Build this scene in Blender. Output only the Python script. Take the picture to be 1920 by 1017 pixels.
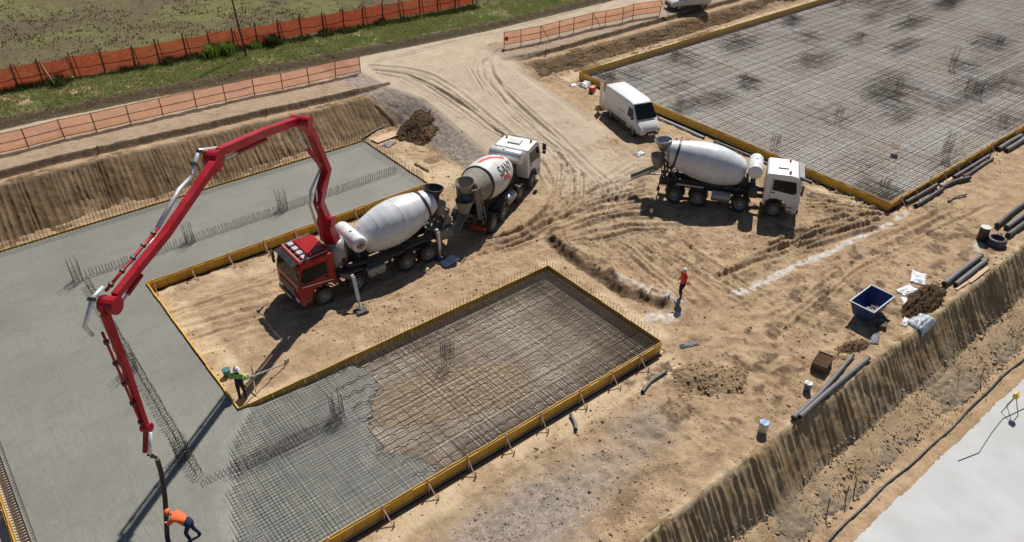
import bpy, bmesh, math, random
import numpy as np
from mathutils import Vector, Matrix

random.seed(7)
rng = np.random.default_rng(7)
for o in list(bpy.data.objects):
    bpy.data.objects.remove(o)
scene = bpy.context.scene
C = scene.collection
PI = math.pi

# ------------------------------------------------------------------ camera
# drone camera hovering 24 m above the building site, looking north-east and down
CAM_H = 24.0
cam_d = bpy.data.cameras.new('Camera')
cam = bpy.data.objects.new('Camera', cam_d)
C.objects.link(cam)
pitch, roll, yaw = math.radians(34.705), math.radians(0.554), math.radians(50.764)
f0 = Vector((math.cos(yaw), math.sin(yaw), 0))
rt = Vector((math.sin(yaw), -math.cos(yaw), 0))
fw = f0 * math.cos(pitch) - Vector((0, 0, 1)) * math.sin(pitch)
up = rt.cross(fw)
r2 = rt * math.cos(roll) + up * math.sin(roll)
u2 = -rt * math.sin(roll) + up * math.cos(roll)
M = Matrix((r2, u2, -fw)).transposed().to_4x4()
M.translation = Vector((0, 0, CAM_H))
cam.matrix_world = M
cam_d.sensor_width = 36.0
cam_d.lens = 36.0 * 1479.73 / 1920.0
cam_d.clip_start = 0.5
cam_d.clip_end = 4000
scene.camera = cam

# ------------------------------------------------------------------ sky, sun, exposure
SUN_AZ, SUN_EL = math.radians(33.0), math.radians(50.0)
world = bpy.data.worlds.new('World')
scene.world = world
world.use_nodes = True
wn, wl = world.node_tree.nodes, world.node_tree.links
wn.clear()
wo = wn.new('ShaderNodeOutputWorld')
wb = wn.new('ShaderNodeBackground')
sk = wn.new('ShaderNodeTexSky')
sk.sky_type = 'NISHITA'
sk.sun_disc = False
sk.sun_elevation = SUN_EL
sk.sun_rotation = math.pi / 2 - SUN_AZ
sk.altitude = 200
sk.air_density = 1.0
sk.dust_density = .6
wb.inputs['Strength'].default_value = 0.05
wl.new(sk.outputs[0], wb.inputs[0])
wl.new(wb.outputs[0], wo.inputs[0])
sun_d = bpy.data.lights.new('sun', 'SUN')
sun_d.energy = 5.0
sun_d.angle = math.radians(0.55)
sun_d.color = (1.0, 0.95, 0.87)
sun = bpy.data.objects.new('sun', sun_d)
C.objects.link(sun)
sdir = Vector((math.cos(SUN_AZ) * math.cos(SUN_EL), math.sin(SUN_AZ) * math.cos(SUN_EL), math.sin(SUN_EL)))
sun.rotation_euler = sdir.to_track_quat('Z', 'Y').to_euler()
sun.location = (0, 0, 60)
scene.view_settings.view_transform = 'Standard'
scene.view_settings.look = 'None'
scene.view_settings.exposure = 0.13
scene.view_settings.gamma = 1.0
scene.view_settings.use_curve_mapping = False

# ------------------------------------------------------------------ material helpers
MATS = {}


class NT:
    """small helper round a node tree"""
    def __init__(self, name):
        self.mat = bpy.data.materials.new(name)
        self.mat.use_nodes = True
        self.n = self.mat.node_tree.nodes
        self.l = self.mat.node_tree.links
        self.n.clear()
        self.out = self.n.new('ShaderNodeOutputMaterial')
        self.bsdf = self.n.new('ShaderNodeBsdfPrincipled')
        self.l.new(self.bsdf.outputs[0], self.out.inputs[0])
        self._co = None

    def co(self):
        if self._co is None:
            self._co = self.n.new('ShaderNodeTexCoord').outputs['Object']
        return self._co

    def set(self, sock, v):
        s = self.bsdf.inputs[sock]
        if hasattr(v, 'links'):
            self.l.new(v, s)
        else:
            s.default_value = v

    def noise(self, scale, detail=4, rough=.55, vec=None, dist=0.0, stretch=None):
        t = self.n.new('ShaderNodeTexNoise')
        t.inputs['Scale'].default_value = scale
        t.inputs['Detail'].default_value = detail
        t.inputs['Roughness'].default_value = rough
        t.inputs['Distortion'].default_value = dist
        v = vec or self.co()
        if stretch:
            m = self.n.new('ShaderNodeMapping')
            m.inputs['Scale'].default_value = stretch
            self.l.new(v, m.inputs[0])
            v = m.outputs[0]
        self.l.new(v, t.inputs['Vector'])
        return t.outputs['Fac']

    def voro(self, scale, feature='F1'):
        t = self.n.new('ShaderNodeTexVoronoi')
        t.feature = feature
        t.inputs['Scale'].default_value = scale
        self.l.new(self.co(), t.inputs['Vector'])
        return t.outputs[0]

    def ramp(self, fac, stops, interp='LINEAR'):
        r = self.n.new('ShaderNodeValToRGB')
        r.color_ramp.interpolation = interp
        e = r.color_ramp.elements
        while len(e) < len(stops):
            e.new(0.5)
        for i, (p, c) in enumerate(stops):
            e[i].position = p
            if not isinstance(c, (tuple, list)):
                c = (c, c, c)
            e[i].color = (*c[:3], 1)
        self.l.new(fac, r.inputs[0])
        return r.outputs[0]

    def mix(self, fac, a, b, mode='MIX'):
        m = self.n.new('ShaderNodeMix')
        m.data_type = 'RGBA'
        m.blend_type = mode
        for s, v in ((m.inputs[0], fac), (m.inputs[6], a), (m.inputs[7], b)):
            if hasattr(v, 'links'):
                self.l.new(v, s)
            elif isinstance(v, (tuple, list)):
                s.default_value = (*v[:3], 1)
            else:
                s.default_value = v
        return m.outputs[2]

    def math(self, op, a, b=0.0, clamp=False):
        m = self.n.new('ShaderNodeMath')
        m.operation = op
        m.use_clamp = clamp
        for s, v in ((m.inputs[0], a), (m.inputs[1], b)):
            if hasattr(v, 'links'):
                self.l.new(v, s)
            else:
                s.default_value = v
        return m.outputs[0]

    def attr(self, name):
        a = self.n.new('ShaderNodeAttribute')
        a.attribute_name = name
        return a.outputs['Fac']

    def bump(self, h, strength=.4, dist=.03):
        b = self.n.new('ShaderNodeBump')
        b.inputs['Strength'].default_value = strength
        b.inputs['Distance'].default_value = dist
        self.l.new(h, b.inputs['Height'])
        self.l.new(b.outputs[0], self.bsdf.inputs['Normal'])


def simple(name, col, rough=.6, metal=0.0, var=.12, scale=6.0, dust=0.0, spec=.5, bump=0.0, dustcol=(.36, .28, .19), lowdust=0.0):
    """painted / plastic / metal surface with a little unevenness and dirt on it"""
    t = NT(name)
    n = t.noise(scale, 5, .6)
    c = t.mix(t.ramp(n, [(.3, 0.0), (.7, 1.0)]), tuple(v * (1 - var) for v in col), tuple(min(1, v * (1 + var)) for v in col))
    if dust:
        m = t.noise(scale * .6, 6, .7)
        c = t.mix(t.math('MULTIPLY', t.ramp(m, [(.38, 0.0), (.72, 1.0)]), dust), c, dustcol)
    if lowdust:
        s = t.n.new('ShaderNodeSeparateXYZ')
        t.l.new(t.co(), s.inputs[0])
        k = t.math('SUBTRACT', 1.0, t.math('DIVIDE', s.outputs[2], lowdust), clamp=True)
        m = t.noise(3.0, 5, .7)
        k = t.math('MULTIPLY', k, t.ramp(m, [(.25, .3), (.7, 1.0)]))
        c = t.mix(k, c, dustcol)
    t.set('Base Color', c)
    t.set('Roughness', t.ramp(n, [(.2, max(0, rough - .1)), (.8, min(1, rough + .12))]))
    t.set('Metallic', metal)
    t.set('Specular IOR Level', spec)
    if bump:
        t.bump(t.noise(scale * 5, 5, .6), bump, .02)
    MATS[name] = t.mat
    return t.mat


simple('white_paint', (.72, .73, .74), .35, dust=.12, var=.04, lowdust=1.5)
simple('drum_white', (.66, .69, .73), .36, dust=.5, var=.06, scale=2.5, dustcol=(.42, .40, .37))
simple('drum_cream', (.64, .64, .62), .45, dust=.4, var=.06, scale=2.5, dustcol=(.42, .38, .32))
simple('drum_dusty', (.24, .215, .185), .9, dust=.6, var=.3, scale=5, dustcol=(.33, .295, .24), bump=.4)
simple('red_paint', (.33, .006, .008), .28, spec=.35, dust=.05, var=.1, lowdust=1.0)
simple('boom_red', (.33, .004, .016), .36, spec=.3, dust=.10, var=.2, scale=2, dustcol=(.42, .20, .19))
simple('dark_frame', (.026, .027, .030), .6, dust=.4, var=.3, dustcol=(.22, .18, .13))
simple('tyre', (.022, .022, .022), .85, dust=.55, var=.2, dustcol=(.20, .16, .11))
simple('rim_grey', (.26, .27, .28), .5, metal=.3, dust=.4)
simple('steel_grey', (.34, .35, .36), .45, metal=.5, dust=.3)
simple('pipe_silver', (.62, .63, .64), .35, metal=.4, dust=.15)
simple('black_plastic', (.018, .018, .020), .45, dust=.25, dustcol=(.2, .16, .12))
simple('rubber_hose', (.012, .013, .016), .5, dust=.15, dustcol=(.2, .19, .17))
simple('lamp_clear', (.75, .75, .72), .15)
simple('lamp_orange', (.75, .22, .02), .3)
simple('lamp_red', (.45, .02, .02), .3)
simple('decal_red', (.62, .05, .07), .45, dust=.2)
simple('decal_black', (.03, .03, .03), .5, dust=.15)
simple('decal_white', (.75, .70, .70), .45, dust=.1)
simple('rebar', (.085, .066, .055), .8, var=.35, scale=3)
simple('rebar_rust', (.13, .072, .048), .85, var=.4, scale=3)
simple('wood', (.52, .36, .22), .75, var=.2, scale=8)
simple('wood_pink', (.55, .36, .27), .75, var=.2, scale=8)
simple('wood_brown', (.16, .10, .065), .85, var=.3, scale=8)
simple('post_brown', (.075, .042, .032), .8, var=.3, scale=4)
simple('post_rust', (.20, .085, .055), .8, var=.3, scale=4)
simple('pipe_black', (.038, .036, .042), .55, dust=.55, var=.2, scale=4, dustcol=(.20, .17, .15))
simple('pipe_grey', (.125, .12, .13), .6, dust=.35, var=.15, scale=4, dustcol=(.26, .22, .18))
simple('blue_skip', (.010, .045, .20), .45, dust=.2, var=.2)
simple('skip_rim', (.42, .47, .52), .5, dust=.2)
simple('blue_lid', (.045, .17, .46), .45, dust=.1)
simple('bucket_white', (.52, .56, .50), .5, dust=.3)
simple('bucket_blue', (.09, .17, .28), .45, dust=.2)
simple('teal_plastic', (.04, .19, .21), .5, dust=.3)
simple('sheet_grey', (.36, .41, .46), .45, dust=.2, var=.12, scale=3)
simple('sheet_blue', (.34, .47, .58), .5, dust=.15)
simple('plastic_white', (.68, .70, .72), .5, dust=.25, var=.1)
simple('yellow_tool', (.72, .50, .03), .4, dust=.1)
simple('green_cloth', (.32, .42, .16), .8)
simple('skin_tone', (.42, .25, .17), .6)
simple('hivis_orange', (.80, .14, .03), .75, var=.15)
simple('hivis_red', (.75, .06, .035), .75, var=.15)
simple('hivis_green', (.30, .55, .10), .75, var=.15)
simple('navy_cloth', (.012, .020, .055), .85, var=.2)
simple('dark_cloth', (.022, .020, .026), .85, var=.3)
simple('helmet_white', (.75, .76, .74), .35)
simple('helmet_pale', (.62, .66, .54), .35)
simple('rubble_stone', (.34, .30, .26), .9, var=.3, scale=3)
simple('pebble', (.31, .26, .215), .95, var=.35, scale=1.3, spec=.1)
simple('clod_tan', (.36, .27, .18), .98, var=.35, scale=1.1, spec=.05)
simple('clod_brown', (.17, .115, .072), .98, var=.35, scale=1.1, spec=.05)
simple('red_crate', (.50, .05, .05), .5)
simple('concrete_low', (.48, .485, .49), .85, var=.14, scale=.45, bump=.3, dust=.7, dustcol=(.40, .395, .395))


def glass_mat():
    t = NT('dark_glass')
    t.set('Base Color', (.010, .016, .019, 1))
    t.set('Roughness', .10)
    t.set('Specular IOR Level', .18)
    MATS['dark_glass'] = t.mat


glass_mat()


def form_mat():
    t = NT('form_yellow')
    n = t.noise(2.0, 6, .7)
    g = t.noise(9.0, 4, .6, stretch=(1, 1, .15))
    c = t.mix(t.ramp(n, [(.3, 0.0), (.75, 1.0)]), (.74, .43, .04), (.55, .28, .022))
    c = t.mix(t.math('MULTIPLY', t.ramp(g, [(.45, 0.0), (.7, 1.0)]), .45), c, (.55, .42, .22))
    r = t.n.new('ShaderNodeObjectInfo').outputs['Random']
    c = t.mix(t.math('MULTIPLY', r, .3), c, (.42, .22, .02))
    t.set('Base Color', c)
    t.set('Roughness', .55)
    t.bump(g, .15, .01)
    MATS['form_yellow'] = t.mat


form_mat()


def net_mat(name, col, trans):
    """woven barrier net: part of the sun comes through, part of the view as well"""
    t = NT(name)
    n = t.noise(1.6, 5, .7)
    c = t.mix(t.ramp(n, [(.3, 0.0), (.7, 1.0)]), tuple(v * .75 for v in col), col)
    t.set('Base Color', c)
    t.set('Roughness', .7)
    tl = t.n.new('ShaderNodeBsdfTranslucent')
    t.l.new(c, tl.inputs[0])
    m1 = t.n.new('ShaderNodeMixShader')
    m1.inputs[0].default_value = .5
    t.l.new(t.bsdf.outputs[0], m1.inputs[1])
    t.l.new(tl.outputs[0], m1.inputs[2])
    tr = t.n.new('ShaderNodeBsdfTransparent')
    m2 = t.n.new('ShaderNodeMixShader')
    w = t.noise(40, 2, .5, stretch=(1, 1, .25))
    t.l.new(t.math('MULTIPLY', t.ramp(w, [(.4, .35), (.6, 1.0)]), trans), m2.inputs[0])
    t.l.new(m1.outputs[0], m2.inputs[1])
    t.l.new(tr.outputs[0], m2.inputs[2])
    t.l.new(m2.outputs[0], t.out.inputs[0])
    MATS[name] = t.mat


net_mat('net_orange', (.93, .42, .24), .38)
net_mat('net_red', (.62, .090, .032), .30)


def ground_mat():
    t = NT('site_earth')
    big = t.noise(.16, 5, .6)
    mid = t.noise(.9, 6, .65)
    sm = t.noise(4.5, 6, .7)
    fine = t.noise(22, 5, .75)
    tan = t.mix(t.ramp(mid, [(.32, 0.0), (.68, 1.0)]), (.25, .160, .092), (.51, .37, .235))
    tan = t.mix(t.math('MULTIPLY', t.ramp(big, [(.4, 0.0), (.62, 1.0)]), .5), tan, (.40, .275, .165))
    road = t.mix(t.ramp(mid, [(.3, 0.0), (.7, 1.0)]), (.41, .325, .235), (.53, .44, .335))
    sand = t.mix(t.ramp(mid, [(.3, 0.0), (.7, 1.0)]), (.45, .335, .205), (.62, .485, .32))
    grav = t.mix(t.ramp(sm, [(.3, 0.0), (.7, 1.0)]), (.16, .133, .112), (.42, .355, .298))
    dark = t.mix(t.ramp(sm, [(.3, 0.0), (.7, 1.0)]), (.060, .037, .022), (.155, .098, .058))
    pale = t.mix(t.ramp(sm, [(.3, 0.0), (.65, 1.0)]), (.40, .35, .29), (.66, .62, .57))
    soil = t.mix(t.ramp(sm, [(.3, 0.0), (.7, 1.0)]), (.070, .052, .030), (.125, .094, .052))
    gg = t.mix(t.ramp(mid, [(.3, 0.0), (.68, 1.0)]), (.085, .100, .028), (.17, .16, .062))

    def edged(att, soft=.35):
        a = t.attr(att)
        w = t.math('ADD', a, t.math('MULTIPLY', t.math('SUBTRACT', sm, .5), soft * 1.6))
        w = t.math('ADD', w, t.math('MULTIPLY', t.math('SUBTRACT', mid, .5), soft))
        return t.ramp(w, [(.28, 0.0), (.72, 1.0)])
    c = t.mix(edged('road'), tan, road)
    c = t.mix(edged('sand'), c, sand)
    c = t.mix(edged('gravel'), c, grav)
    c = t.mix(edged('dark', .6), c, dark)
    c = t.mix(edged('pale', .7), c, pale)
    c = t.mix(edged('soil', .5), c, soil)
    c = t.mix(edged('grass', .5), c, gg)
    # grain: lighter grit and darker crumbs
    clump = t.noise(7.5, 5, .72, dist=.6)
    tread = t.math('SUBTRACT', 1.0, t.math('MULTIPLY', t.attr('road'), .6))
    c = t.mix(t.math('MULTIPLY', t.ramp(clump, [(.33, .6), (.43, 0.0)]), tread), c, (.15, .100, .062))
    c = t.mix(t.math('MULTIPLY', t.ramp(clump, [(.56, 0.0), (.68, .5)]), tread), c, (.58, .47, .345))
    c = t.mix(t.ramp(fine, [(.36, .5), (.46, 0.0)]), c, (.10, .070, .045))
    c = t.mix(t.ramp(fine, [(.58, 0.0), (.72, .5)]), c, (.64, .55, .44))
    t.set('Base Color', c)
    t.set('Roughness', .95)
    t.set('Specular IOR Level', .15)
    h = t.math('ADD', t.math('ADD', sm, clump), t.math('MULTIPLY', fine, .5))
    t.bump(h, .7, .055)
    MATS['site_earth'] = t.mat

    # cut bank of clayey soil
    cut_bank('cut_bank', (.17, .108, .056), (.37, .262, .148), (.46, .37, .25))
    cut_bank('cut_bank_brown', (.105, .066, .036), (.27, .185, .102), (.36, .27, .165))
    heap_mats()


def cut_bank(nm, c_lo, c_hi, c_streak):
    t = NT(nm)
    mid = t.noise(.7, 6, .65)
    sm = t.noise(5, 6, .7)
    st = t.noise(2.2, 5, .65, stretch=(1.6, .35, .35))
    c = t.mix(t.ramp(mid, [(.32, 0.0), (.68, 1.0)]), c_lo, c_hi)
    c = t.mix(t.math('MULTIPLY', t.ramp(st, [(.42, 0.0), (.62, 1.0)]), .35), c, c_streak)
    c = t.mix(t.ramp(sm, [(.33, .4), (.46, 0.0)]), c, (.088, .055, .030))
    a = t.attr('dry')
    c = t.mix(t.math('MULTIPLY', a, t.ramp(sm, [(.3, .3), (.6, 1.0)])), c, (.26, .21, .155))
    t.set('Base Color', c)
    t.set('Roughness', .95)
    t.set('Specular IOR Level', .1)
    t.bump(t.math('ADD', sm, t.math('MULTIPLY', t.noise(26, 4, .7), .4)), .8, .06)
    MATS[nm] = t.mat


def heap_mats():
    # dug earth heaps
    for nm, a, b in (('heap_dark', (.045, .028, .017), (.13, .078, .045)), ('heap_brown', (.085, .050, .028), (.22, .14, .08)), ('heap_tan', (.18, .12, .07), (.38, .27, .165)), ('heap_sand', (.42, .325, .22), (.54, .43, .30))):
        t = NT(nm)
        sm = t.noise(5, 6, .7)
        t.set('Base Color', t.mix(t.ramp(sm, [(.3, 0.0), (.7, 1.0)]), a, b))
        t.set('Roughness', .95)
        t.set('Specular IOR Level', .1)
        t.bump(t.math('ADD', sm, t.noise(24, 4, .7)), .8, .05)
        MATS[nm] = t.mat


ground_mat()


def concrete_mats():
    t = NT('wet_concrete')
    big = t.noise(.22, 5, .6)
    mid = t.noise(1.3, 6, .62, stretch=(.6, 1.5, 1))
    fine = t.noise(16, 4, .7)
    c = t.mix(t.ramp(big, [(.35, 0.0), (.65, 1.0)]), (.178, .174, .150), (.222, .217, .190))
    c = t.mix(t.math('MULTIPLY', t.ramp(mid, [(.52, 0.0), (.72, 1.0)]), .55), c, (.148, .150, .136))
    c = t.mix(t.math('MULTIPLY', t.ramp(fine, [(.55, 0.0), (.75, 1.0)]), .2), c, (.26, .26, .235))
    t.set('Base Color', c)
    rake = t.noise(2.6, 5, .7, stretch=(3.0, .28, 1), dist=1.2)
    c = t.mix(t.math('MULTIPLY', t.ramp(rake, [(.55, 0.0), (.70, 1.0)]), .28), c, (.122, .122, .106))
    swirl = t.noise(1.0, 6, .75, dist=3.5)
    c = t.mix(t.math('MULTIPLY', t.ramp(swirl, [(.56, 0.0), (.64, 1.0)]), .35), c, (.128, .128, .112))
    c = t.mix(t.math('MULTIPLY', t.ramp(swirl, [(.30, 1.0), (.42, 0.0)]), .35), c, (.30, .30, .275))
    t.set('Base Color', c)
    t.set('Roughness', t.ramp(swirl, [(.3, .42), (.7, .72)]))
    t.set('Specular IOR Level', .35)
    t.bump(t.math('ADD', t.math('ADD', mid, rake), t.math('MULTIPLY', fine, .3)), .38, .05)
    MATS['wet_concrete'] = t.mat

    t = NT('slurry')
    mid = t.noise(1.1, 6, .65)
    fine = t.noise(12, 5, .7)
    c = t.mix(t.ramp(mid, [(.3, 0.0), (.7, 1.0)]), (.125, .132, .118), (.215, .216, .192))
    t.set('Base Color', c)
    t.set('Roughness', .55)
    t.bump(t.math('ADD', mid, t.math('MULTIPLY', fine, .4)), .6, .08)
    MATS['slurry'] = t.mat

    for nm, warm in (('blinding', (.31, .235, .165)), ('blinding_grey', (.45, .395, .345))):
        t = NT(nm)
        big = t.noise(.30, 5, .6)
        mid = t.noise(1.6, 6, .65)
        fine = t.noise(14, 5, .7)
        c = t.mix(t.ramp(big, [(.38, 0.0), (.62, 1.0)]), warm, (.52, .445, .355) if nm == 'blinding' else (.50, .485, .47))
        c = t.mix(t.math('MULTIPLY', t.ramp(mid, [(.5, 0.0), (.72, 1.0)]), .6), c, (.27, .215, .17))
        c = t.mix(t.math('MULTIPLY', t.ramp(fine, [(.5, 0.0), (.75, 1.0)]), .25), c, (.66, .62, .56))
        t.set('Base Color', c)
        t.set('Roughness', .9)
        t.bump(t.math('ADD', mid, fine), .2, .03)
        MATS[nm] = t.mat


concrete_mats()


def leaf_mat(name, c1, c2, c3):
    t = NT(name)
    n = t.noise(.8, 4, .6)
    n2 = t.noise(6, 3, .6)
    c = t.mix(t.ramp(n, [(.35, 0.0), (.65, 1.0)]), c1, c2)
    c = t.mix(t.math('MULTIPLY', t.ramp(n2, [(.45, 0.0), (.7, 1.0)]), .6), c, c3)
    t.set('Base Color', c)
    t.set('Roughness', .7)
    tl = t.n.new('ShaderNodeBsdfTranslucent')
    t.l.new(c, tl.inputs[0])
    m = t.n.new('ShaderNodeMixShader')
    m.inputs[0].default_value = .35
    t.l.new(t.bsdf.outputs[0], m.inputs[1])
    t.l.new(tl.outputs[0], m.inputs[2])
    t.l.new(m.outputs[0], t.out.inputs[0])
    MATS[name] = t.mat


leaf_mat('grass_blade', (.20, .26, .065), (.31, .32, .11), (.47, .42, .23))
leaf_mat('weed_blade', (.035, .055, .014), (.075, .085, .022), (.11, .075, .035))
leaf_mat('field_blade', (.095, .105, .034), (.135, .115, .055), (.18, .18, .06))
leaf_mat('reed_blade', (.09, .19, .02), (.16, .25, .035), (.22, .24, .06))

# ------------------------------------------------------------------ geometry helpers


def tag(o, label=None, cat=None, group=None, kind=None):
    if label:
        o['label'] = label
    if cat:
        o['category'] = cat
    if group:
        o['group'] = group
    if kind:
        o['kind'] = kind
    return o


def thing(name, label, cat, loc=(0, 0, 0), rotz=0.0, group=None):
    o = bpy.data.objects.new(name, None)
    o.empty_display_size = .3
    C.objects.link(o)
    o.location = loc
    o.rotation_euler = (0, 0, rotz)
    return tag(o, label, cat, group)


def link(name, me, parent=None, mat=None):
    o = bpy.data.objects.new(name, me)
    C.objects.link(o)
    if parent is not None:
        o.parent = parent
    if mat:
        me.materials.append(MATS[mat])
    return o


def np_mesh(name, V, F, smooth=False):
    """V (n,3) array, F (m,k) int array with one k (3 or 4)"""
    V = np.asarray(V, np.float32)
    F = np.asarray(F, np.int32)
    me = bpy.data.meshes.new(name)
    me.vertices.add(len(V))
    me.vertices.foreach_set('co', V.ravel())
    k = F.shape[1]
    me.loops.add(F.size)
    me.loops.foreach_set('vertex_index', F.ravel())
    me.polygons.add(len(F))
    me.polygons.foreach_set('loop_start', np.arange(0, F.size, k, dtype=np.int32))
    try:
        me.polygons.foreach_set('loop_total', np.full(len(F), k, np.int32))
    except Exception:
        pass
    if smooth:
        me.polygons.foreach_set('use_smooth', np.ones(len(F), bool))
    me.update(calc_edges=True)
    me.validate()
    return me


class MB:
    """collects shapes, then becomes ONE mesh object"""
    def __init__(self):
        self.v = []
        self.f = []
        self.m = []
        self.s = []
        self.cur = 0
        self.sm = False

    def add(self, verts, faces, mtx=None):
        b = len(self.v)
        for p in verts:
            p = Vector(p)
            if mtx is not None:
                p = mtx @ p
            self.v.append(p)
        for fc in faces:
            self.f.append([b + i for i in fc])
            self.m.append(self.cur)
            self.s.append(self.sm)
        return self

    def box(self, c, d, mtx=None, taper=1.0):
        x, y, z = d[0] / 2, d[1] / 2, d[2] / 2
        v = [(-x, -y, -z), (x, -y, -z), (x, y, -z), (-x, y, -z), (-x * taper, -y * taper, z), (x * taper, -y * taper, z), (x * taper, y * taper, z), (-x * taper, y * taper, z)]
        v = [Vector(p) + Vector(c) for p in v]
        return self.add(v, [(3, 2, 1, 0), (4, 5, 6, 7), (0, 1, 5, 4), (1, 2, 6, 5), (2, 3, 7, 6), (3, 0, 4, 7)], mtx)

    def bar(self, a, b, w, h=None, mtx=None, w2=None, h2=None, upv=(0, 0, 1)):
        """rectangular bar from a to b (can taper)"""
        a, b = Vector(a), Vector(b)
        h = h or w
        w2 = w2 or w
        h2 = h2 or h
        d = (b - a).normalized()
        u = Vector(upv)
        if abs(d.dot(u)) > .98:
            u = Vector((1, 0, 0))
        s = d.cross(u).normalized()
        t = s.cross(d).normalized()
        v = []
        for p, ww, hh in ((a, w, h), (b, w2, h2)):
            for sx, sz in ((-1, -1), (1, -1), (1, 1), (-1, 1)):
                v.append(p + s * sx * ww / 2 + t * sz * hh / 2)
        return self.add(v, [(0, 1, 2, 3), (7, 6, 5, 4), (0, 4, 5, 1), (1, 5, 6, 2), (2, 6, 7, 3), (3, 7, 4, 0)], mtx)

    def tube(self, pts, r, n=8, cap=True, mtx=None, hollow=False):
        pts = [Vector(p) for p in pts]
        rs = r if isinstance(r, (list, tuple)) else [r] * len(pts)
        v, f = [], []
        prev = None
        for i, p in enumerate(pts):
            if i == 0:
                d = pts[1] - p
            elif i == len(pts) - 1:
                d = p - pts[i - 1]
            else:
                d = (pts[i + 1] - p).normalized() + (p - pts[i - 1]).normalized()
            d.normalize()
            if prev is None:
                u = Vector((0, 0, 1)) if abs(d.z) < .95 else Vector((1, 0, 0))
                s = d.cross(u).normalized()
            else:
                s = (prev - d * prev.dot(d)).normalized()
            prev = s
            t = d.cross(s)
            for k in range(n):
                a = 2 * PI * k / n
                v.append(p + (s * math.cos(a) + t * math.sin(a)) * rs[i])
        for i in range(len(pts) - 1):
            for k in range(n):
                f.append((i * n + k, i * n + (k + 1) % n, (i + 1) * n + (k + 1) % n, (i + 1) * n + k))
        if cap:
            f.append(tuple(range(n - 1, -1, -1)))
            f.append(tuple((len(pts) - 1) * n + k for k in range(n)))
        return self.add(v, f, mtx)

    def lathe(self, prof, n=24, mtx=None, axis='z', closed=False):
        """prof: (r, h) pairs spun round an axis"""
        v, f = [], []
        for r, h in prof:
            for k in range(n):
                a = 2 * PI * k / n
                if axis == 'z':
                    v.append((r * math.cos(a), r * math.sin(a), h))
                elif axis == 'y':
                    v.append((r * math.cos(a), h, r * math.sin(a)))
                else:
                    v.append((h, r * math.cos(a), r * math.sin(a)))
        m = len(prof)
        for i in range(m - 1):
            for k in range(n):
                f.append((i * n + k, i * n + (k + 1) % n, (i + 1) * n + (k + 1) % n, (i + 1) * n + k))
        if closed:
            f.append(tuple(range(n - 1, -1, -1)))
            f.append(tuple((m - 1) * n + k for k in range(n)))
        return self.add(v, f, mtx)

    def prism(self, poly, y0, y1, mtx=None, y0s=None, y1s=None):
        """polygon of (x, z) pushed from y0 to y1; y0s / y1s give one y for each corner"""
        n = len(poly)
        v = [(p[0], (y0s[i] if y0s else y0), p[1]) for i, p in enumerate(poly)] + [(p[0], (y1s[i] if y1s else y1), p[1]) for i, p in enumerate(poly)]
        f = [tuple(range(n)), tuple(range(2 * n - 1, n - 1, -1))]
        for i in range(n):
            j = (i + 1) % n
            f.append((i, n + i, n + j, j))
        return self.add(v, f, mtx)

    def build(self, name, mats, parent=None, bevel=0.0, seg=1, smooth=None, mtx=None):
        me = bpy.data.meshes.new(name)
        v = self.v if mtx is None else [mtx @ p for p in self.v]
        me.from_pydata([tuple(p) for p in v], [], self.f)
        if isinstance(mats, str):
            mats = [mats]
        for m in mats:
            me.materials.append(MATS[m])
        me.polygons.foreach_set('material_index', self.m)
        me.polygons.foreach_set('use_smooth', self.s)
        bm = bmesh.new()
        bm.from_mesh(me)
        bmesh.ops.recalc_face_normals(bm, faces=bm.faces)
        if bevel:
            ed = [e for e in bm.edges if len(e.link_faces) == 2 and e.calc_face_angle(0) > math.radians(28)]
            bmesh.ops.bevel(bm, geom=ed, offset=bevel, segments=seg, affect='EDGES', profile=.6, clamp_overlap=True)
        bm.to_mesh(me)
        bm.free()
        o = bpy.data.objects.new(name, me)
        C.objects.link(o)
        if parent is not None:
            o.parent = parent
        return o


def copy_tree(o, parent=None):
    c = o.copy()
    C.objects.link(c)
    c.parent = parent
    for ch in list(o.children):
        copy_tree(ch, c)
    return c


def bars_mesh(name, P0, P1, r):
    """many straight bars in one mesh: square sections"""
    P0 = np.asarray(P0, float)
    P1 = np.asarray(P1, float)
    d = P1 - P0
    d /= np.linalg.norm(d, axis=1)[:, None]
    u = np.tile(np.array([0, 0, 1.0]), (len(d), 1))
    u[np.abs(d[:, 2]) > .9] = (1, 0, 0)
    s = np.cross(d, u)
    s /= np.linalg.norm(s, axis=1)[:, None]
    t = np.cross(s, d)
    n = len(P0)
    V = np.zeros((n, 8, 3))
    for k, (a, b) in enumerate(((-1, -1), (1, -1), (1, 1), (-1, 1))):
        off = (s * a + t * b) * r
        V[:, k] = P0 + off
        V[:, 4 + k] = P1 + off
    q = np.array([(0, 4, 5, 1), (1, 5, 6, 2), (2, 6, 7, 3), (3, 7, 4, 0), (0, 1, 2, 3), (7, 6, 5, 4)])
    F = (np.arange(n) * 8)[:, None, None] + q[None]
    return np_mesh(name, V.reshape(-1, 3), F.reshape(-1, 4))


# ------------------------------------------------------------------ noise for the terrain
_tab = rng.random((256, 256))


def vnoise(x, y):
    xi = np.floor(x).astype(int)
    yi = np.floor(y).astype(int)
    fx = x - xi
    fy = y - yi
    fx = fx * fx * (3 - 2 * fx)
    fy = fy * fy * (3 - 2 * fy)
    a = _tab[xi & 255, yi & 255]
    b = _tab[(xi + 1) & 255, yi & 255]
    c = _tab[xi & 255, (yi + 1) & 255]
    d = _tab[(xi + 1) & 255, (yi + 1) & 255]
    return (a * (1 - fx) + b * fx) * (1 - fy) + (c * (1 - fx) + d * fx) * fy


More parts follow.
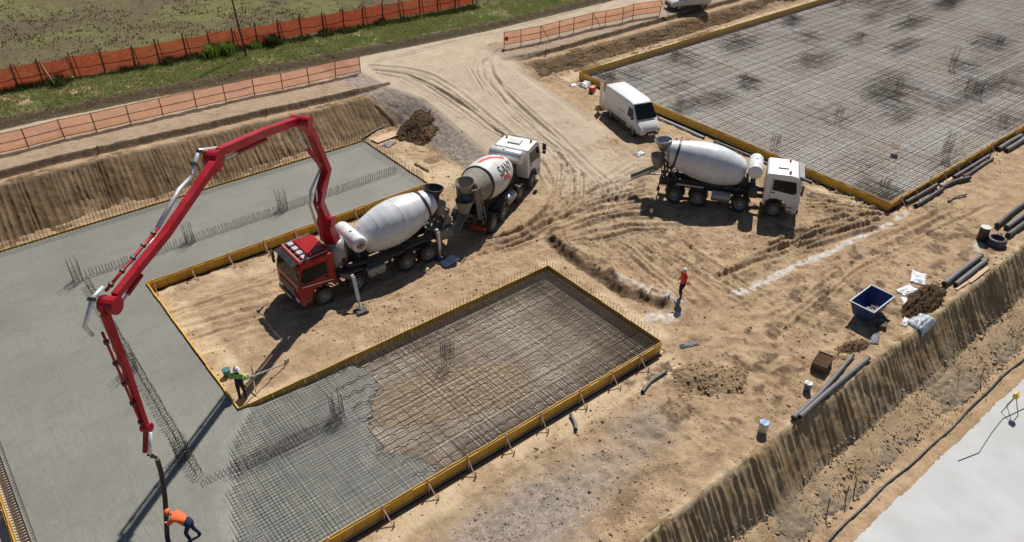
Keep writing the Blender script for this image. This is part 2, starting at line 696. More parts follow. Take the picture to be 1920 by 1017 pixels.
def fbm(x, y, f, o=4, g=.5, seed=0.0):
    s, a, t = 0, 1, 0
    for k in range(o):
        s = s + a * vnoise(x * f + 13.7 * k + seed, y * f - 7.3 * k + seed * 1.7)
        t += a
        a *= g
        f *= 2.03
    return s / t - .5


def sst(a, b, x):
    t = np.clip((x - a) / (b - a), 0, 1)
    return t * t * (3 - 2 * t)


def lin(a, b, x):
    return np.clip((x - a) / (b - a), 0, 1)

# ------------------------------------------------------------------ THE GROUND
# x runs along the long sides of the foundations, y across them, z = 0 is the level the trucks stand on
FORM_H = 0.62          # formwork height
SLAB_Z = 0.52          # finished level of the fresh concrete

# tyre tracks: two edge lines of each bundle, number of ruts, depth (metres)
RUTS = [
    ('ramp_in_left', [(29.09, 53.72), (31.19, 51.75), (32.33, 49.3), (32.51, 46.44), (32.28, 43.57), (32.05, 40.7), (31.82, 37.83), (31.19, 35.07), (29.94, 32.48)], [(28.61, 51.71), (29.68, 49.71), (30.07, 47.5), (30.36, 45.25), (30.46, 42.99), (30.57, 40.73), (30.75, 38.47), (30.77, 36.25), (29.84, 34.18)], 6, 0.05),
    ('ramp_in_right', [(39.16, 50.67), (36.78, 48.76), (35.91, 45.97), (35.41, 42.97), (34.91, 39.97), (34.4, 36.96), (33.87, 33.97), (33.14, 31.02), (32.19, 28.13)], [(46.54, 54.27), (42.46, 53.34), (38.38, 52.41), (35.48, 49.51), (33.91, 45.78), (33.32, 41.65), (32.96, 37.48), (31.73, 33.5), (30.39, 29.54)], 8, 0.05),
    ('road', [(28.9, 53.4), (32.23, 53.69), (35.55, 53.99), (38.88, 54.26), (42.21, 54.5), (45.54, 54.75), (48.87, 54.95), (52.21, 55.11), (55.54, 55.27)], [(30.09, 54.59), (33.49, 54.93), (36.89, 55.26), (40.3, 55.47), (43.72, 55.44), (47.14, 55.41), (50.55, 55.47), (53.97, 55.57), (57.39, 55.66)], 4, 0.04),
    ('turn_mixer', [(32.78, 35.44), (31.68, 34.29), (30.58, 33.14), (29.38, 32.11), (28.05, 31.24), (26.71, 30.37), (25.19, 29.98), (23.65, 29.95), (22.14, 30.47)], [(32.25, 32.49), (31.16, 31.41), (30.08, 30.34), (28.89, 29.45), (27.42, 29.01), (25.94, 28.67), (24.42, 28.51), (22.92, 28.63), (21.46, 29.07)], 7, 0.09),
    ('fan', [(34.71, 30.57), (33.43, 30.58), (32.16, 30.6), (30.89, 30.62), (29.62, 30.63), (28.35, 30.61), (27.08, 30.6), (25.8, 30.59), (24.53, 30.57)], [(33.14, 22.69), (32.39, 23.48), (31.64, 24.27), (30.9, 25.07), (30.04, 25.68), (29.0, 26.01), (27.95, 26.33), (26.91, 26.65), (25.87, 26.97)], 9, 0.07),
    ('front_right', [(37.76, 19.79), (38.49, 19.64), (39.22, 19.49), (39.95, 19.34), (40.68, 19.19), (41.37, 18.94), (42.0, 18.55), (42.64, 18.17), (43.28, 17.78)], [(29.8, 19.59), (31.21, 19.39), (32.62, 19.2), (34.02, 19.01), (35.43, 18.81), (36.81, 18.51), (38.2, 18.22), (39.59, 17.93), (40.98, 17.64)], 9, 0.10),
    ('nose', [(43.39, 22.84), (43.57, 22.32), (43.76, 21.81), (43.94, 21.29), (44.08, 20.76), (44.15, 20.22), (44.22, 19.67), (44.29, 19.13), (44.35, 18.58)], [(39.6, 20.68), (40.09, 20.39), (40.58, 20.1), (41.07, 19.81), (41.56, 19.52), (41.97, 19.13), (42.37, 18.71), (42.76, 18.3), (43.15, 17.89)], 5, 0.09),
    ('walk', [(27.91, 26.07), (27.79, 25.16), (27.66, 24.24), (27.53, 23.33), (27.4, 22.41), (27.26, 21.5), (27.08, 20.59), (26.91, 19.68), (26.73, 18.77)], [(31.54, 22.51), (31.35, 21.81), (31.17, 21.11), (30.98, 20.41), (30.8, 19.71), (30.66, 19.0), (30.66, 18.28), (30.65, 17.55), (30.64, 16.83)], 6, 0.07),
    ('south', [(28.34, 16.41), (30.51, 16.47), (32.69, 16.53), (34.86, 16.6), (37.03, 16.52), (39.19, 16.36), (41.36, 16.2), (43.53, 16.04), (45.7, 15.89)], [(28.6, 14.12), (31.31, 14.38), (34.03, 14.65), (36.75, 14.91), (39.47, 14.84), (42.19, 14.6), (44.91, 14.36), (47.63, 14.11), (50.35, 13.87)], 6, 0.04),
    ('island', [(5.96, 34.65), (6.81, 34.58), (7.66, 34.52), (8.51, 34.46), (9.36, 34.39), (10.21, 34.37), (11.06, 34.45), (11.9, 34.54), (12.75, 34.62)], [(6.16, 30.91), (8.4, 30.64), (10.6, 30.11), (12.77, 29.46), (14.95, 28.89), (17.21, 28.78), (19.47, 28.67), (21.73, 28.56), (23.99, 28.45)], 6, 0.05),
    ('behind_truck', [(36.65, 31.95), (35.58, 31.72), (34.51, 31.48), (33.45, 31.25), (32.39, 30.97), (31.36, 30.62), (30.32, 30.28), (29.28, 29.94), (28.24, 29.6)], [(32.99, 26.67), (32.11, 27.13), (31.22, 27.58), (30.34, 28.04), (29.39, 28.29), (28.4, 28.4), (27.41, 28.52), (26.42, 28.64), (25.43, 28.75)], 7, 0.06),
]


def zup(x):
    return 2.8 - 1.3 * lin(6, 42, x)


def base(x, y):
    zu = zup(x)
    foot = 46.1 + .45 * lin(36, 44, x)
    top = 48.6 - .7 * lin(36, 44, x)
    n = zu * lin(foot, top, y)
    n = n - .35 * lin(foot + .6, top, y) * (1 - sst(top + .75, top + 1.05, y))
    xl = 29.4 - .6 * lin(45, 36, y) - 1.2 * sst(46, 50, y)
    xr = 38.3 - 1.2 * lin(46, 36, y)
    zr = zu * lin(33.5, 50, y)
    wl = lin(xl - 2.3 - .25 * zr, xl, x)
    wr = 1 - lin(xr, xr + 2.6, x)
    k = wl * wr
    z = np.where(y > 32, n * (1 - k) + zr * k, 0)
    z = z + .45 * sst(55.7, 56.5, y)
    z = z - 2.0 * lin(10.8, 9.35, y) - .6 * lin(9.35, 7.9, y)
    return z, k


def seg_dist(X, Y, a, b):
    ax, ay = a
    dx, dy = b[0] - ax, b[1] - ay
    L = dx * dx + dy * dy + 1e-9
    t = np.clip(((X - ax) * dx + (Y - ay) * dy) / L, 0, 1)
    return np.hypot(X - ax - t * dx, Y - ay - t * dy), t


def geo_steps(a, n, first, k=1.45):
    out, d = [], first
    for _ in range(n):
        a += d
        out.append(a)
        d *= k
    return out


gx = np.r_[np.arange(-6, 20, .13), np.arange(20, 45, .07), np.arange(45, 92.01, .16)]
gy = np.r_[np.arange(3.0, 14, .11), np.arange(14, 37, .07), np.arange(37, 63, .11)]
gx = np.array(geo_steps(gx[0], 15, -.5, 1.6)[::-1] + list(gx) + geo_steps(gx[-1], 15, .5, 1.6))
gy = np.array(geo_steps(gy[0], 15, -.4, 1.62)[::-1] + list(gy) + geo_steps(gy[-1], 24, .35, 1.32))
X, Y = np.meshgrid(gx, gy)
Z, RAMP = base(X, Y)
NX, NY = len(gx), len(gy)


def rect(x0, x1, y0, y1, s=.4):
    return sst(x0 - s, x0 + s, X) * (1 - sst(x1 - s, x1 + s, X)) * sst(y0 - s, y0 + s, Y) * (1 - sst(y1 - s, y1 + s, Y))


def hard(x0, x1, y0, y1):
    return (X > x0) & (X < x1) & (Y > y0) & (Y < y1)


def blob(cx, cy, rx, ry, ang=0.0):
    c, s = math.cos(ang), math.sin(ang)
    u = ((X - cx) * c + (Y - cy) * s) / rx
    v = (-(X - cx) * s + (Y - cy) * c) / ry
    return np.exp(-(u * u + v * v))


def stroke(pl, w):
    """soft band round a polyline"""
    out = np.zeros_like(X)
    for a, b in zip(pl[:-1], pl[1:]):
        x0, x1 = min(a[0], b[0]) - 3 * w, max(a[0], b[0]) + 3 * w
        y0, y1 = min(a[1], b[1]) - 3 * w, max(a[1], b[1]) + 3 * w
        i0, i1 = np.searchsorted(gx, (x0, x1))
        j0, j1 = np.searchsorted(gy, (y0, y1))
        if i1 <= i0 or j1 <= j0:
            continue
        d, _ = seg_dist(X[j0:j1, i0:i1], Y[j0:j1, i0:i1], a, b)
        out[j0:j1, i0:i1] = np.maximum(out[j0:j1, i0:i1], np.exp(-(d / w) ** 2))
    return out


FOOT = (hard(-3.2, 23.4, 17.2, 44.8) & ~hard(6.0, 23.5, 25.5, 36.7)) | hard(43.5, 115, 17.6, 45.2)
flat = FOOT.astype(float)
lower = Y < 9.3
upper = Y > 49.0
site = (~lower) & (~upper)

# --- masks of what the ground is made of, with step shade painted into dark
n1 = fbm(X, Y, .25, 4, seed=3)
n2 = fbm(X, Y, .9, 4, seed=9)
n3 = fbm(X, Y, 2.2, 3, seed=12)
road = np.clip(sst(52.3, 53.2, Y) * (1 - sst(55.3, 56.0, Y)) + sst(.15, .8, RAMP) * sst(33, 37, Y), 0, 1)
road = np.maximum(road, .8 * blob(33.5, 32.5, 5.0, 5.0))
road = np.maximum(road, .35 * blob(30, 26, 6, 5))
grass = sst(56.2, 57.0, Y)
fld = sst(61.2, 62.0, Y)
streak = fbm(X * .35, Y * 1.2, .35, 4, seed=15)
grass = grass * (1 - fld) * (.62 + 1.3 * n1 + 1.2 * n2) + fld * np.clip(.50 + 1.2 * streak + .6 * n2, 0, 1)
soil = sst(55.5, 55.9, Y) * (1 - sst(56.4, 57.0, Y))
soil = np.maximum(soil, sst(60.9, 61.8, Y))
gravel = np.zeros_like(X)
side = sst(.02, .3, RAMP) * (1 - sst(.75, 1.0, RAMP)) * (X < 33)
gravel = np.maximum(gravel, side * 1.1 * sst(35, 38, Y))
gravel = np.maximum(gravel, .45 * hard(-6, 28, 49.5, 52.4) + .5 * hard(39, 92, 48.8, 52.2))
gravel = np.maximum(gravel, .82 * blob(12.0, 14.0, 6.0, 2.2) + .45 * blob(19.5, 14.6, 2.0, 1.6))
gravel = np.maximum(gravel, .55 * stroke([(39.3, 47), (38.9, 43), (38.6, 38.5)], .8))
sand = np.zeros_like(X)
sand = np.maximum(sand, rect(-6, 24.5, 44.6, 45.7, .35))
sand = np.maximum(sand, 1.15 * rect(42.6, 115, 45.0, 46.7, .15))
sand = np.maximum(sand, .9 * rect(4, 24.6, 16.0, 17.3, .3))
sand = np.maximum(sand, .9 * rect(23.3, 24.6, 17, 26.5, .4))
sand = np.maximum(sand, .8 * rect(6.2, 7.6, 25.5, 36.8, .4) + .75 * rect(6, 23, 25.4, 26.5, .3))
sand = np.maximum(sand, .85 * rect(23.2, 27, 36.5, 46, .6) * (1 - gravel))
sand = np.maximum(sand, .55 * rect(6, 22, 34.6, 36.8, .7))
sand = np.maximum(sand, .75 * rect(42.4, 43.7, 18, 44, .3) + .8 * rect(43.5, 70, 16.8, 17.7, .2))
sand = np.maximum(sand, .7 * sst(11.6, 10.8, Y) * sst(9.6, 10.2, Y) * (X > 14))
sand = sand * np.clip(.80 + 1.3 * n1 + 1.6 * n2, .15, 1.1)
dark = np.zeros_like(X)
dark = np.maximum(dark, .9 * stroke([(25.6, 27.9), (25.3, 26.0), (25.3, 24.2), (25.2, 21.7), (25.9, 19.9)], .42))
dark = np.maximum(dark, .35 * blob(24, 30, 3.2, 1.6, .5) + .32 * blob(28.5, 24.5, 4.5, 3.5) + .3 * blob(40.5, 19.3, 4, 2.0, -.3))
dark = np.maximum(dark, .42 * blob(19.0, 14.2, .8, 1.9, .3) + .55 * blob(15.7, 12.4, 2.2, .7, .3))
dark = np.maximum(dark, .75 * hard(-6, 28.5, 49.3, 49.65) + .75 * hard(40, 92, 48.55, 48.95))  # shade of the two ledge step faces, painted as dark strips
dark = np.maximum(dark, np.clip(.20 + 1.7 * n3 + 1.4 * n2, 0, .62) * rect(19.5, 47, 11.2, 17.6, 1.0))
dark = np.maximum(dark, np.clip(.10 + 1.7 * n3 + 1.4 * n2, 0, .5) * rect(24, 43, 17, 31, 1.5))
pale = np.zeros_like(X)
lime = [(29.6, 18.1), (31.0, 17.8), (34.2, 17.7), (36.5, 17.35), (39.2, 17.2), (42, 16.9), (44.3, 16.8)]
pale = np.maximum(pale, np.clip(.85 + 1.6 * n2 + 1.6 * n3, 0, 1) * stroke(lime, .26))
pale = np.maximum(pale, np.clip(.9 + 1.2 * n3, 0, 1) * stroke([(30.0, 18.0), (31.8, 17.8)], .30))
pale = np.maximum(pale, np.clip(.72 + 1.8 * n3, 0, 1) * (stroke([(26.0, 22.6), (26.3, 20.9), (26.8, 19.5)], .38) + stroke([(26.2, 18.6), (25.4, 18.9), (24.7, 19.5)], .42)))
pale = np.maximum(pale, .7 * blob(44.0, 12.4, 1.0, .4, .2))
pale = np.where(lower, np.maximum(pale, .0), pale)

# --- relief
rough = site * 1.0 + .6 * upper + .8 * lower
Z += rough * (.16 * fbm(X, Y, .22, 3, seed=1) + .075 * fbm(X, Y, 1.1, 3, seed=5)) * (1 - .75 * road)
Z += (.075 * fbm(X, Y, 3.4, 2, seed=8)) * (1 - .6 * road) * (1 + .8 * dark)
Z += gravel * .10 * fbm(X, Y, 4.0, 2, seed=4)
Z += (.08 * np.abs(fbm(X, Y, 1.9, 3, seed=18)) ** 1.3 * 3 + .045 * fbm(X, Y, 2.8, 2, seed=19)) * site * (1 - .85 * np.clip(road, 0, 1)) * (1 - .6 * sand) * np.clip(.6 + 2.5 * fbm(X, Y, .3, 3, seed=20), .15, 1.3)
tramp = np.zeros_like(X)
for nm, A, B, k, amp in RUTS:
    A, B = np.array(A), np.array(B)
    k = int(k * 2.3)
    for q in range(k):
        w = min(1, max(0, (q + rng.uniform(-.35, .35)) / max(1, k - 1)))
        pl = A * (1 - w) + B * w
        pl = pl + np.cumsum(rng.normal(0, .09, pl.shape), axis=0)
        a0, a1 = sorted(rng.choice(len(pl), 2, replace=False))
        if a1 - a0 < 4:
            a0, a1 = 0, len(pl) - 1
        pl = pl[a0:a1 + 1]
        half = rng.uniform(.075, .17)
        am = amp * rng.uniform(.4, 1.15)
        run = 0.0
        for a, b in zip(pl[:-1], pl[1:]):
            L = float(np.hypot(*(b - a)))
            i0, i1 = np.searchsorted(gx, (min(a[0], b[0]) - .9, max(a[0], b[0]) + .9))
            j0, j1 = np.searchsorted(gy, (min(a[1], b[1]) - .9, max(a[1], b[1]) + .9))
            if i1 <= i0 or j1 <= j0:
                continue
            sl = (slice(j0, j1), slice(i0, i1))
            d, t = seg_dist(X[sl], Y[sl], a, b)
            inside = (t > .001) & (t < .999)
            g = np.exp(-(d / half) ** 2) - .75 * np.exp(-((d - half * 2.0) / (half * .8)) ** 2)
            lug = 1 + .16 * np.sin((run + t * L) * 2 * PI / .34)
            Z[sl] -= np.where(inside, am * g * lug, 0)
            tramp[sl] = np.maximum(tramp[sl], np.where(inside, am * 9 * np.exp(-(d / (half * 1.3)) ** 2), 0))
            run += L
dark = np.maximum(dark, np.clip(tramp * (.8 + 1.5 * n3), 0, 1) * .62 * (1 - .72 * road))
# ditch along the end of the rebar pit, with its thrown-up berm
dt = stroke([(25.6, 27.9), (25.3, 26.0), (25.3, 24.2), (25.2, 21.7), (25.9, 19.9)], .35)
Z -= (.22 + .5 * n3) * dt
Z += (.16 + .55 * n3 + .4 * n2) * stroke([(26.2, 27.9), (26.0, 24.2), (25.9, 21.7), (26.6, 20.0)], .5)
# trampled earth, clods and small heaps on the working strip
clod = np.clip(fbm(X, Y, 1.7, 3, seed=21) - .06, 0, 1) * rect(16, 46, 11, 17, 1.2) + np.clip(fbm(X, Y, 1.5, 3, seed=23) - .05, 0, 1) * (rect(24, 43, 17, 31, 1.5) * .6 + rect(13, 20, 10.6, 16, .8))
Z += .35 * clod
# trench edge west of the gravel field
Z -= .10 * sst(18.2, 17.6, X) * rect(4, 18.2, 10.9, 16.2, .2)
# shallow hollow where the outermost strip in front of the long formwork was levelled
lev = rect(2, 24.2, 16.25, 17.4, .18)
Z = Z * (1 - lev) - .04 * lev
Z = np.where(FOOT, -.12, Z)
Z = np.where(Y < 7.1, -2.6 + (Z + 2.6) * sst(6.5, 7.1, Y) - .10 * (1 - sst(6.45, 6.75, Y)), Z)
Z = np.where(hard(43.6, 115, 44.9, 46.3), np.minimum(Z, .04), Z)
# keep the sheet just below the three cut banks, which are meshes of their own
foot = 46.1 + .45 * lin(36, 44, X)
top = 48.6 - .7 * lin(36, 44, X)
nb = sst(foot + .05, foot + .5, Y) * (1 - sst(top - .3, top + .1, Y)) * (1 - sst(0, .02, RAMP))
sb = sst(9.25, 9.6, Y) * (1 - sst(10.5, 10.85, Y))
Z -= .30 * nb + .30 * sb
gaps = sst(0, .6, Y - 61.5)
Z += gaps * .10 * fbm(X, Y, .5, 3, seed=31)


def gz(x, y):
    """height of the ground at a point"""
    i = int(np.clip(np.searchsorted(gx, x) - 1, 0, NX - 2))
    j = int(np.clip(np.searchsorted(gy, y) - 1, 0, NY - 2))
    fx = (x - gx[i]) / (gx[i + 1] - gx[i])
    fy = (y - gy[j]) / (gy[j + 1] - gy[j])
    return float((Z[j, i] * (1 - fx) + Z[j, i + 1] * fx) * (1 - fy) + (Z[j + 1, i] * (1 - fx) + Z[j + 1, i + 1] * fx) * fy)


# --- cut the one height field into the pieces of the setting
idx = np.arange(NX * NY).reshape(NY, NX)
quads = np.stack([idx[:-1, :-1], idx[:-1, 1:], idx[1:, 1:], idx[1:, :-1]], -1)
cX = (X[:-1, :-1] + X[1:, 1:]) / 2
cY = (Y[:-1, :-1] + Y[1:, 1:]) / 2
rc = RAMP[:-1, :-1]
region = np.zeros(cX.shape, int)                        # site ground
region[cY < 9.8] = 1                                    # lower terrace
wob = .25 * fbm(cX, cY, .7, 3, seed=41)
region[cY + wob > 48.4] = 2                             # strip on top of the bank
region[(cY + wob > 52.6)] = 3                           # dirt road
region[(rc > .55) & (cY > 36.5) & (cY < 53)] = 3        # and its ramp
region[cY + wob > 56.0] = 4                             # grass verge
region[cY + wob > 61.6] = 5                             # field
pits = FOOT[:-1, :-1] & FOOT[1:, 1:] & FOOT[:-1, 1:] & FOOT[1:, :-1]
deep = np.zeros_like(pits)
deep[2:-2, 2:-2] = pits[2:-2, 2:-2] & pits[:-4, 2:-2] & pits[4:, 2:-2] & pits[2:-2, :-4] & pits[2:-2, 4:]
region[deep] = -1                                       # nothing to see below the slabs
V3 = np.stack([X, Y, Z], -1).reshape(-1, 3)
ATT = dict(road=road, grass=grass, soil=soil, gravel=gravel, sand=sand, dark=dark, pale=pale)
for k, nm in enumerate(('ground', 'lower_ground', 'bank_top_ground', 'dirt_road', 'grass_verge', 'field')):
    F = quads[region == k].reshape(-1, 4)
    used, inv = np.unique(F, return_inverse=True)
    me = np_mesh(nm, V3[used], inv.reshape(-1, 4), smooth=True)
    for an, arr in ATT.items():
        at = me.attributes.new(an, 'FLOAT', 'POINT')
        at.data.foreach_set('value', np.clip(arr.ravel()[used], 0, 1.2).astype(np.float32))
    o = link(nm, me, mat='site_earth')
    tag(o, kind='structure')


# --- the three cut banks, scored by the teeth of the digger bucket
def bank(name, x0, x1, prof, amp, period, seed, dx=.055, rubble=.05, dryfrom=.6):
    prof = np.array(prof, float)                        # (y, z, stripe strength) from the top edge down
    d = np.r_[0, np.cumsum(np.hypot(np.diff(prof[:, 0]), np.diff(prof[:, 1])))]
    ns = int(d[-1] / .075)
    t = np.linspace(0, d[-1], ns)
    py, pz, pa = (np.interp(t, d, prof[:, k]) for k in range(3))
    xs = np.arange(x0, x1, dx)
    XX, TT = np.meshgrid(xs, t / d[-1])
    zz = zup(xs)
    if name == 'north':
        scale_z = (zz - .35) / 2.45
    else:
        scale_z = np.ones_like(xs)
    YY = np.repeat(py[:, None], len(xs), 1)
    ZZ = pz[:, None] * scale_z[None, :]
    # individual cuts: uneven widths, depths and lean
    n = int((x1 - x0) / period) + 6
    cuts = x0 - 1 + np.cumsum(rng.uniform(.45, 1.55, n) * period)
    dep = rng.uniform(.35, 1.0, n)
    lean = .22 * (TT - .5) + .25 * fbm(XX, TT * 2, .35, 2, seed=seed)
    xx = XX + lean
    ci = np.clip(np.searchsorted(cuts, xx), 1, n - 1)
    ph = (xx - cuts[ci - 1]) / (cuts[ci] - cuts[ci - 1])
    ridge = np.abs(np.sin(ph * PI)) ** .7 * dep[ci]
    env = np.clip(.85 + 1.7 * fbm(XX, TT * 3, .22, 4, seed=seed + 5), .02, 1.2)
    disp = -amp * ridge * env * pa[:, None] + .30 * fbm(XX, TT * 4, .5, 4, seed=seed + 9) + rubble * (1 - .85 * pa[:, None]) * fbm(XX, TT * 8, 3.0, 3, seed=seed + 2) * 2
    edge = sst(0, .06, TT)
    disp = disp * (.25 + .75 * edge)
    sl = np.gradient(pz) + 1e-6
    ny = np.gradient(pz) / np.hypot(np.gradient(py), sl)
    nz = -np.gradient(py) / np.hypot(np.gradient(py), sl)
    YY = YY + disp * ny[:, None] + .16 * fbm(XX, TT * 0, .6, 3, seed=seed + 1) * (1 - .6 * TT)
    ZZ = ZZ + disp * nz[:, None]
    V = np.stack([XX, YY, ZZ], -1).reshape(-1, 3)
    ix = np.arange(V.shape[0]).reshape(XX.shape)
    F = np.stack([ix[:-1, :-1], ix[1:, :-1], ix[1:, 1:], ix[:-1, 1:]], -1).reshape(-1, 4)
    me = np_mesh('embankment', V, F, smooth=True)
    at = me.attributes.new('dry', 'FLOAT', 'POINT')
    at.data.foreach_set('value', sst(dryfrom, dryfrom + .3, TT + .3 * fbm(XX, TT, .8, 3, seed=seed)).ravel().astype(np.float32))
    o = link('embankment', me, mat='cut_bank' if name == 'south' else 'cut_bank_brown')
    tag(o, kind='structure')
    return o


bank('south', 12, 70, [(11.15, -.06, 0), (10.85, .0, .2), (10.62, -.16, 1), (9.40, -1.95, .9), (9.10, -2.2, .25), (8.0, -2.55, 0), (7.7, -2.66, 0)], .165, .35, 3, rubble=.09, dryfrom=.42)
bank('north', -8, 28.6, [(49.35, 2.36, 0), (48.8, 2.45, .1), (48.5, 2.33, .9), (46.35, .16, .9), (46.05, .0, .3), (45.6, -.06, 0)], .095, .32, 13, dryfrom=1.2)
bank('north', 40.3, 92, [(48.5, 2.35, 0), (47.95, 2.4, .1), (47.7, 2.15, .5), (46.75, .20, .4), (46.55, 0.04, .1), (46.3, -.08, 0)], .07, .36, 23, dryfrom=1.3)

# --- loose stones (nobody could count them)


def rocks_mesh(name, P, S, lump=.35):
    """octahedral pebbles, squashed and turned, in one mesh"""
    n = len(P)
    o = np.array([(1, 0, 0), (0, 1, 0), (-1, 0, 0), (0, -1, 0), (0, 0, .8), (0, 0, -.8)], float)
    V = o[None] * S[:, None, None] * rng.uniform(1 - lump, 1 + lump, (n, 6, 3))
    a = rng.uniform(0, 2 * PI, n)
    c, s = np.cos(a), np.sin(a)
    vx = V[..., 0] * c[:, None] - V[..., 1] * s[:, None]
    vy = V[..., 0] * s[:, None] + V[..., 1] * c[:, None]
    V = np.stack([vx, vy, V[..., 2]], -1) + P[:, None, :]
    q = np.array([(0, 1, 4), (1, 2, 4), (2, 3, 4), (3, 0, 4), (1, 0, 5), (2, 1, 5), (3, 2, 5), (0, 3, 5)])
    F = (np.arange(n) * 6)[:, None, None] + q[None]
    return np_mesh(name, V.reshape(-1, 3), F.reshape(-1, 3))


def scatter(n, x0, x1, y0, y1, dens):
    x = rng.uniform(x0, x1, n)
    y = rng.uniform(y0, y1, n)
    i = np.clip(np.searchsorted(gx, x) - 1, 0, NX - 2)
    j = np.clip(np.searchsorted(gy, y) - 1, 0, NY - 2)
    keep = rng.random(n) < dens[j, i]
    keep &= ~FOOT[j, i]
    x, y, i, j = x[keep], y[keep], i[keep], j[keep]
    fx = (x - gx[i]) / (gx[i + 1] - gx[i])
    fy = (y - gy[j]) / (gy[j + 1] - gy[j])
    z = (Z[j, i] * (1 - fx) + Z[j, i + 1] * fx) * (1 - fy) + (Z[j + 1, i] * (1 - fx) + Z[j + 1, i + 1] * fx) * fy
    return np.stack([x, y, z], -1)


P = scatter(15000, 4, 46, 11, 50, np.clip(gravel * .9 + clod * .5 + .03, 0, 1) * (1 - .6 * road))
S = rng.uniform(.015, .05, len(P)) * np.where(rng.random(len(P)) < .06, 2.0, 1.0)
o = link('gravel', rocks_mesh('gravel', P, S), mat='pebble')
tag(o, 'loose grey stones strewn over the site and the ramp side', 'gravel', kind='stuff')
loose = np.clip(.30 + 2.2 * fbm(X, Y, .45, 3, seed=91), .04, 1) * (1 - .88 * np.clip(road, 0, 1)) * (1 - .55 * np.clip(sand, 0, 1)) * (Y > 10.9) * (Y < 49.2)
for nm, cnt, mt, lab in (('earth_clods', 40000, 'clod_tan', 'tan crumbs of dry earth strewn over the whole site'), ('dark_clods', 15000, 'clod_brown', 'dark crumbs of fresh earth strewn over the whole site')):
    P = scatter(cnt, 4, 56, 10.9, 47, np.clip(loose + (dark * .6 if nm == 'dark_clods' else 0), 0, 1))
    S = rng.uniform(.018, .05, len(P)) * np.where(rng.random(len(P)) < .08, 2.0, 1.0)
    o = link(nm, rocks_mesh(nm, P, S, .5), mat=mt)
    tag(o, lab, 'earth', kind='stuff')
P = scatter(4200, 12, 60, 7.6, 9.6, np.ones_like(X) * .7)
P[:, 2] = np.interp(P[:, 1], [7.6, 8.0, 9.1, 9.6], [-2.62, -2.53, -2.15, -1.7])
S = rng.uniform(.02, .06, len(P)) * np.where(rng.random(len(P)) < .1, 1.8, 1.0)
o = link('rubble', rocks_mesh('rubble', P, S, .5), mat='clod_tan')
tag(o, 'loose clods at the foot of the scored bank above the pale floor', 'rubble', kind='stuff')

# --- grass: blades gathered in tufts


def blades(name, P, h, w, mat, label, cat, per=5, spread=.09, droop=.5):
    n = len(P)
    P = np.repeat(P, per, 0) + np.concatenate([rng.normal(0, spread, (n * per, 2)), np.zeros((n * per, 1))], 1)
    m = len(P)
    a = rng.uniform(0, 2 * PI, m)
    hh = h * rng.uniform(.45, 1.2, m)
    ww = w * rng.uniform(.6, 1.3, m)
    dx, dy = np.cos(a), np.sin(a)
    le = rng.uniform(0, droop, m) * hh
    b = rng.uniform(0, 2 * PI, m)
    V = np.zeros((m, 3, 3))
    V[:, 0] = P + np.stack([-dx * ww, -dy * ww, np.zeros(m)], -1)
    V[:, 1] = P + np.stack([dx * ww, dy * ww, np.zeros(m)], -1)
    V[:, 2] = P + np.stack([np.cos(b) * le, np.sin(b) * le, hh], -1)
    F = np.arange(m * 3).reshape(-1, 3)
    o = link(name, np_mesh(name, V.reshape(-1, 3), F), mat=mat)
    return tag(o, label, cat, kind='stuff')


lush = np.clip(.55 + 1.6 * fbm(X, Y, .35, 3, seed=51), .05, 1)
P = scatter(42000, -2, 75, 56.2, 61.4, lush * sst(56.2, 56.8, Y))
blades('verge_grass', P, .16, .035, 'grass_blade', 'short green grass growing on the verge between road and fence', 'grass')
patch = np.clip(.25 + 1.8 * fbm(X, Y, .22, 3, seed=57), .03, .9)
P = scatter(13000, -2, 75, 61.8, 92, patch)
blades('field_grass', P, .16, .07, 'field_blade', 'patchy dry grass of the field beyond the red net fence', 'grass', per=4, spread=.22)
P = scatter(5200, -1, 45, 60.4, 61.35, np.clip(.35 + 1.5 * fbm(X, Y, .6, 3, seed=61), 0, 1))
blades('fence_weeds', P, .42, .03, 'weed_blade', 'dark weeds grown up along the foot of the red net fence', 'weeds', per=6, spread=.10)
P = scatter(1500, 12, 60, 7.0, 9.3, np.ones_like(X) * np.clip(.3 + 1.5 * fbm(X, Y, .5, 2, seed=63), 0, 1))
P[:, 2] = np.interp(P[:, 1], [7.0, 8.0, 9.1, 9.4], [-2.66, -2.53, -2.12, -1.9])
blades('stubble', P, .20, .02, 'field_blade', 'dry stubble on the lower part of the scored bank', 'grass', per=4)
# ------------------------------------------------------------------ FOUNDATIONS
# fresh concrete: covers the western strip and the long northern arm, thins out inside the rebar of the southern arm
cov_y = [17.3, 21.0, 22.8, 24.0, 25.5]
cov_x = [2.2, 3.2, 3.9, 4.8, 5.9]
fr_y = [17.3, 18.5, 20.0, 21.5, 22.4, 23.4, 24.6, 25.5]
fr_x = [12.0, 11.4, 10.4, 10.2, 11.1, 12.2, 12.1, 11.7]


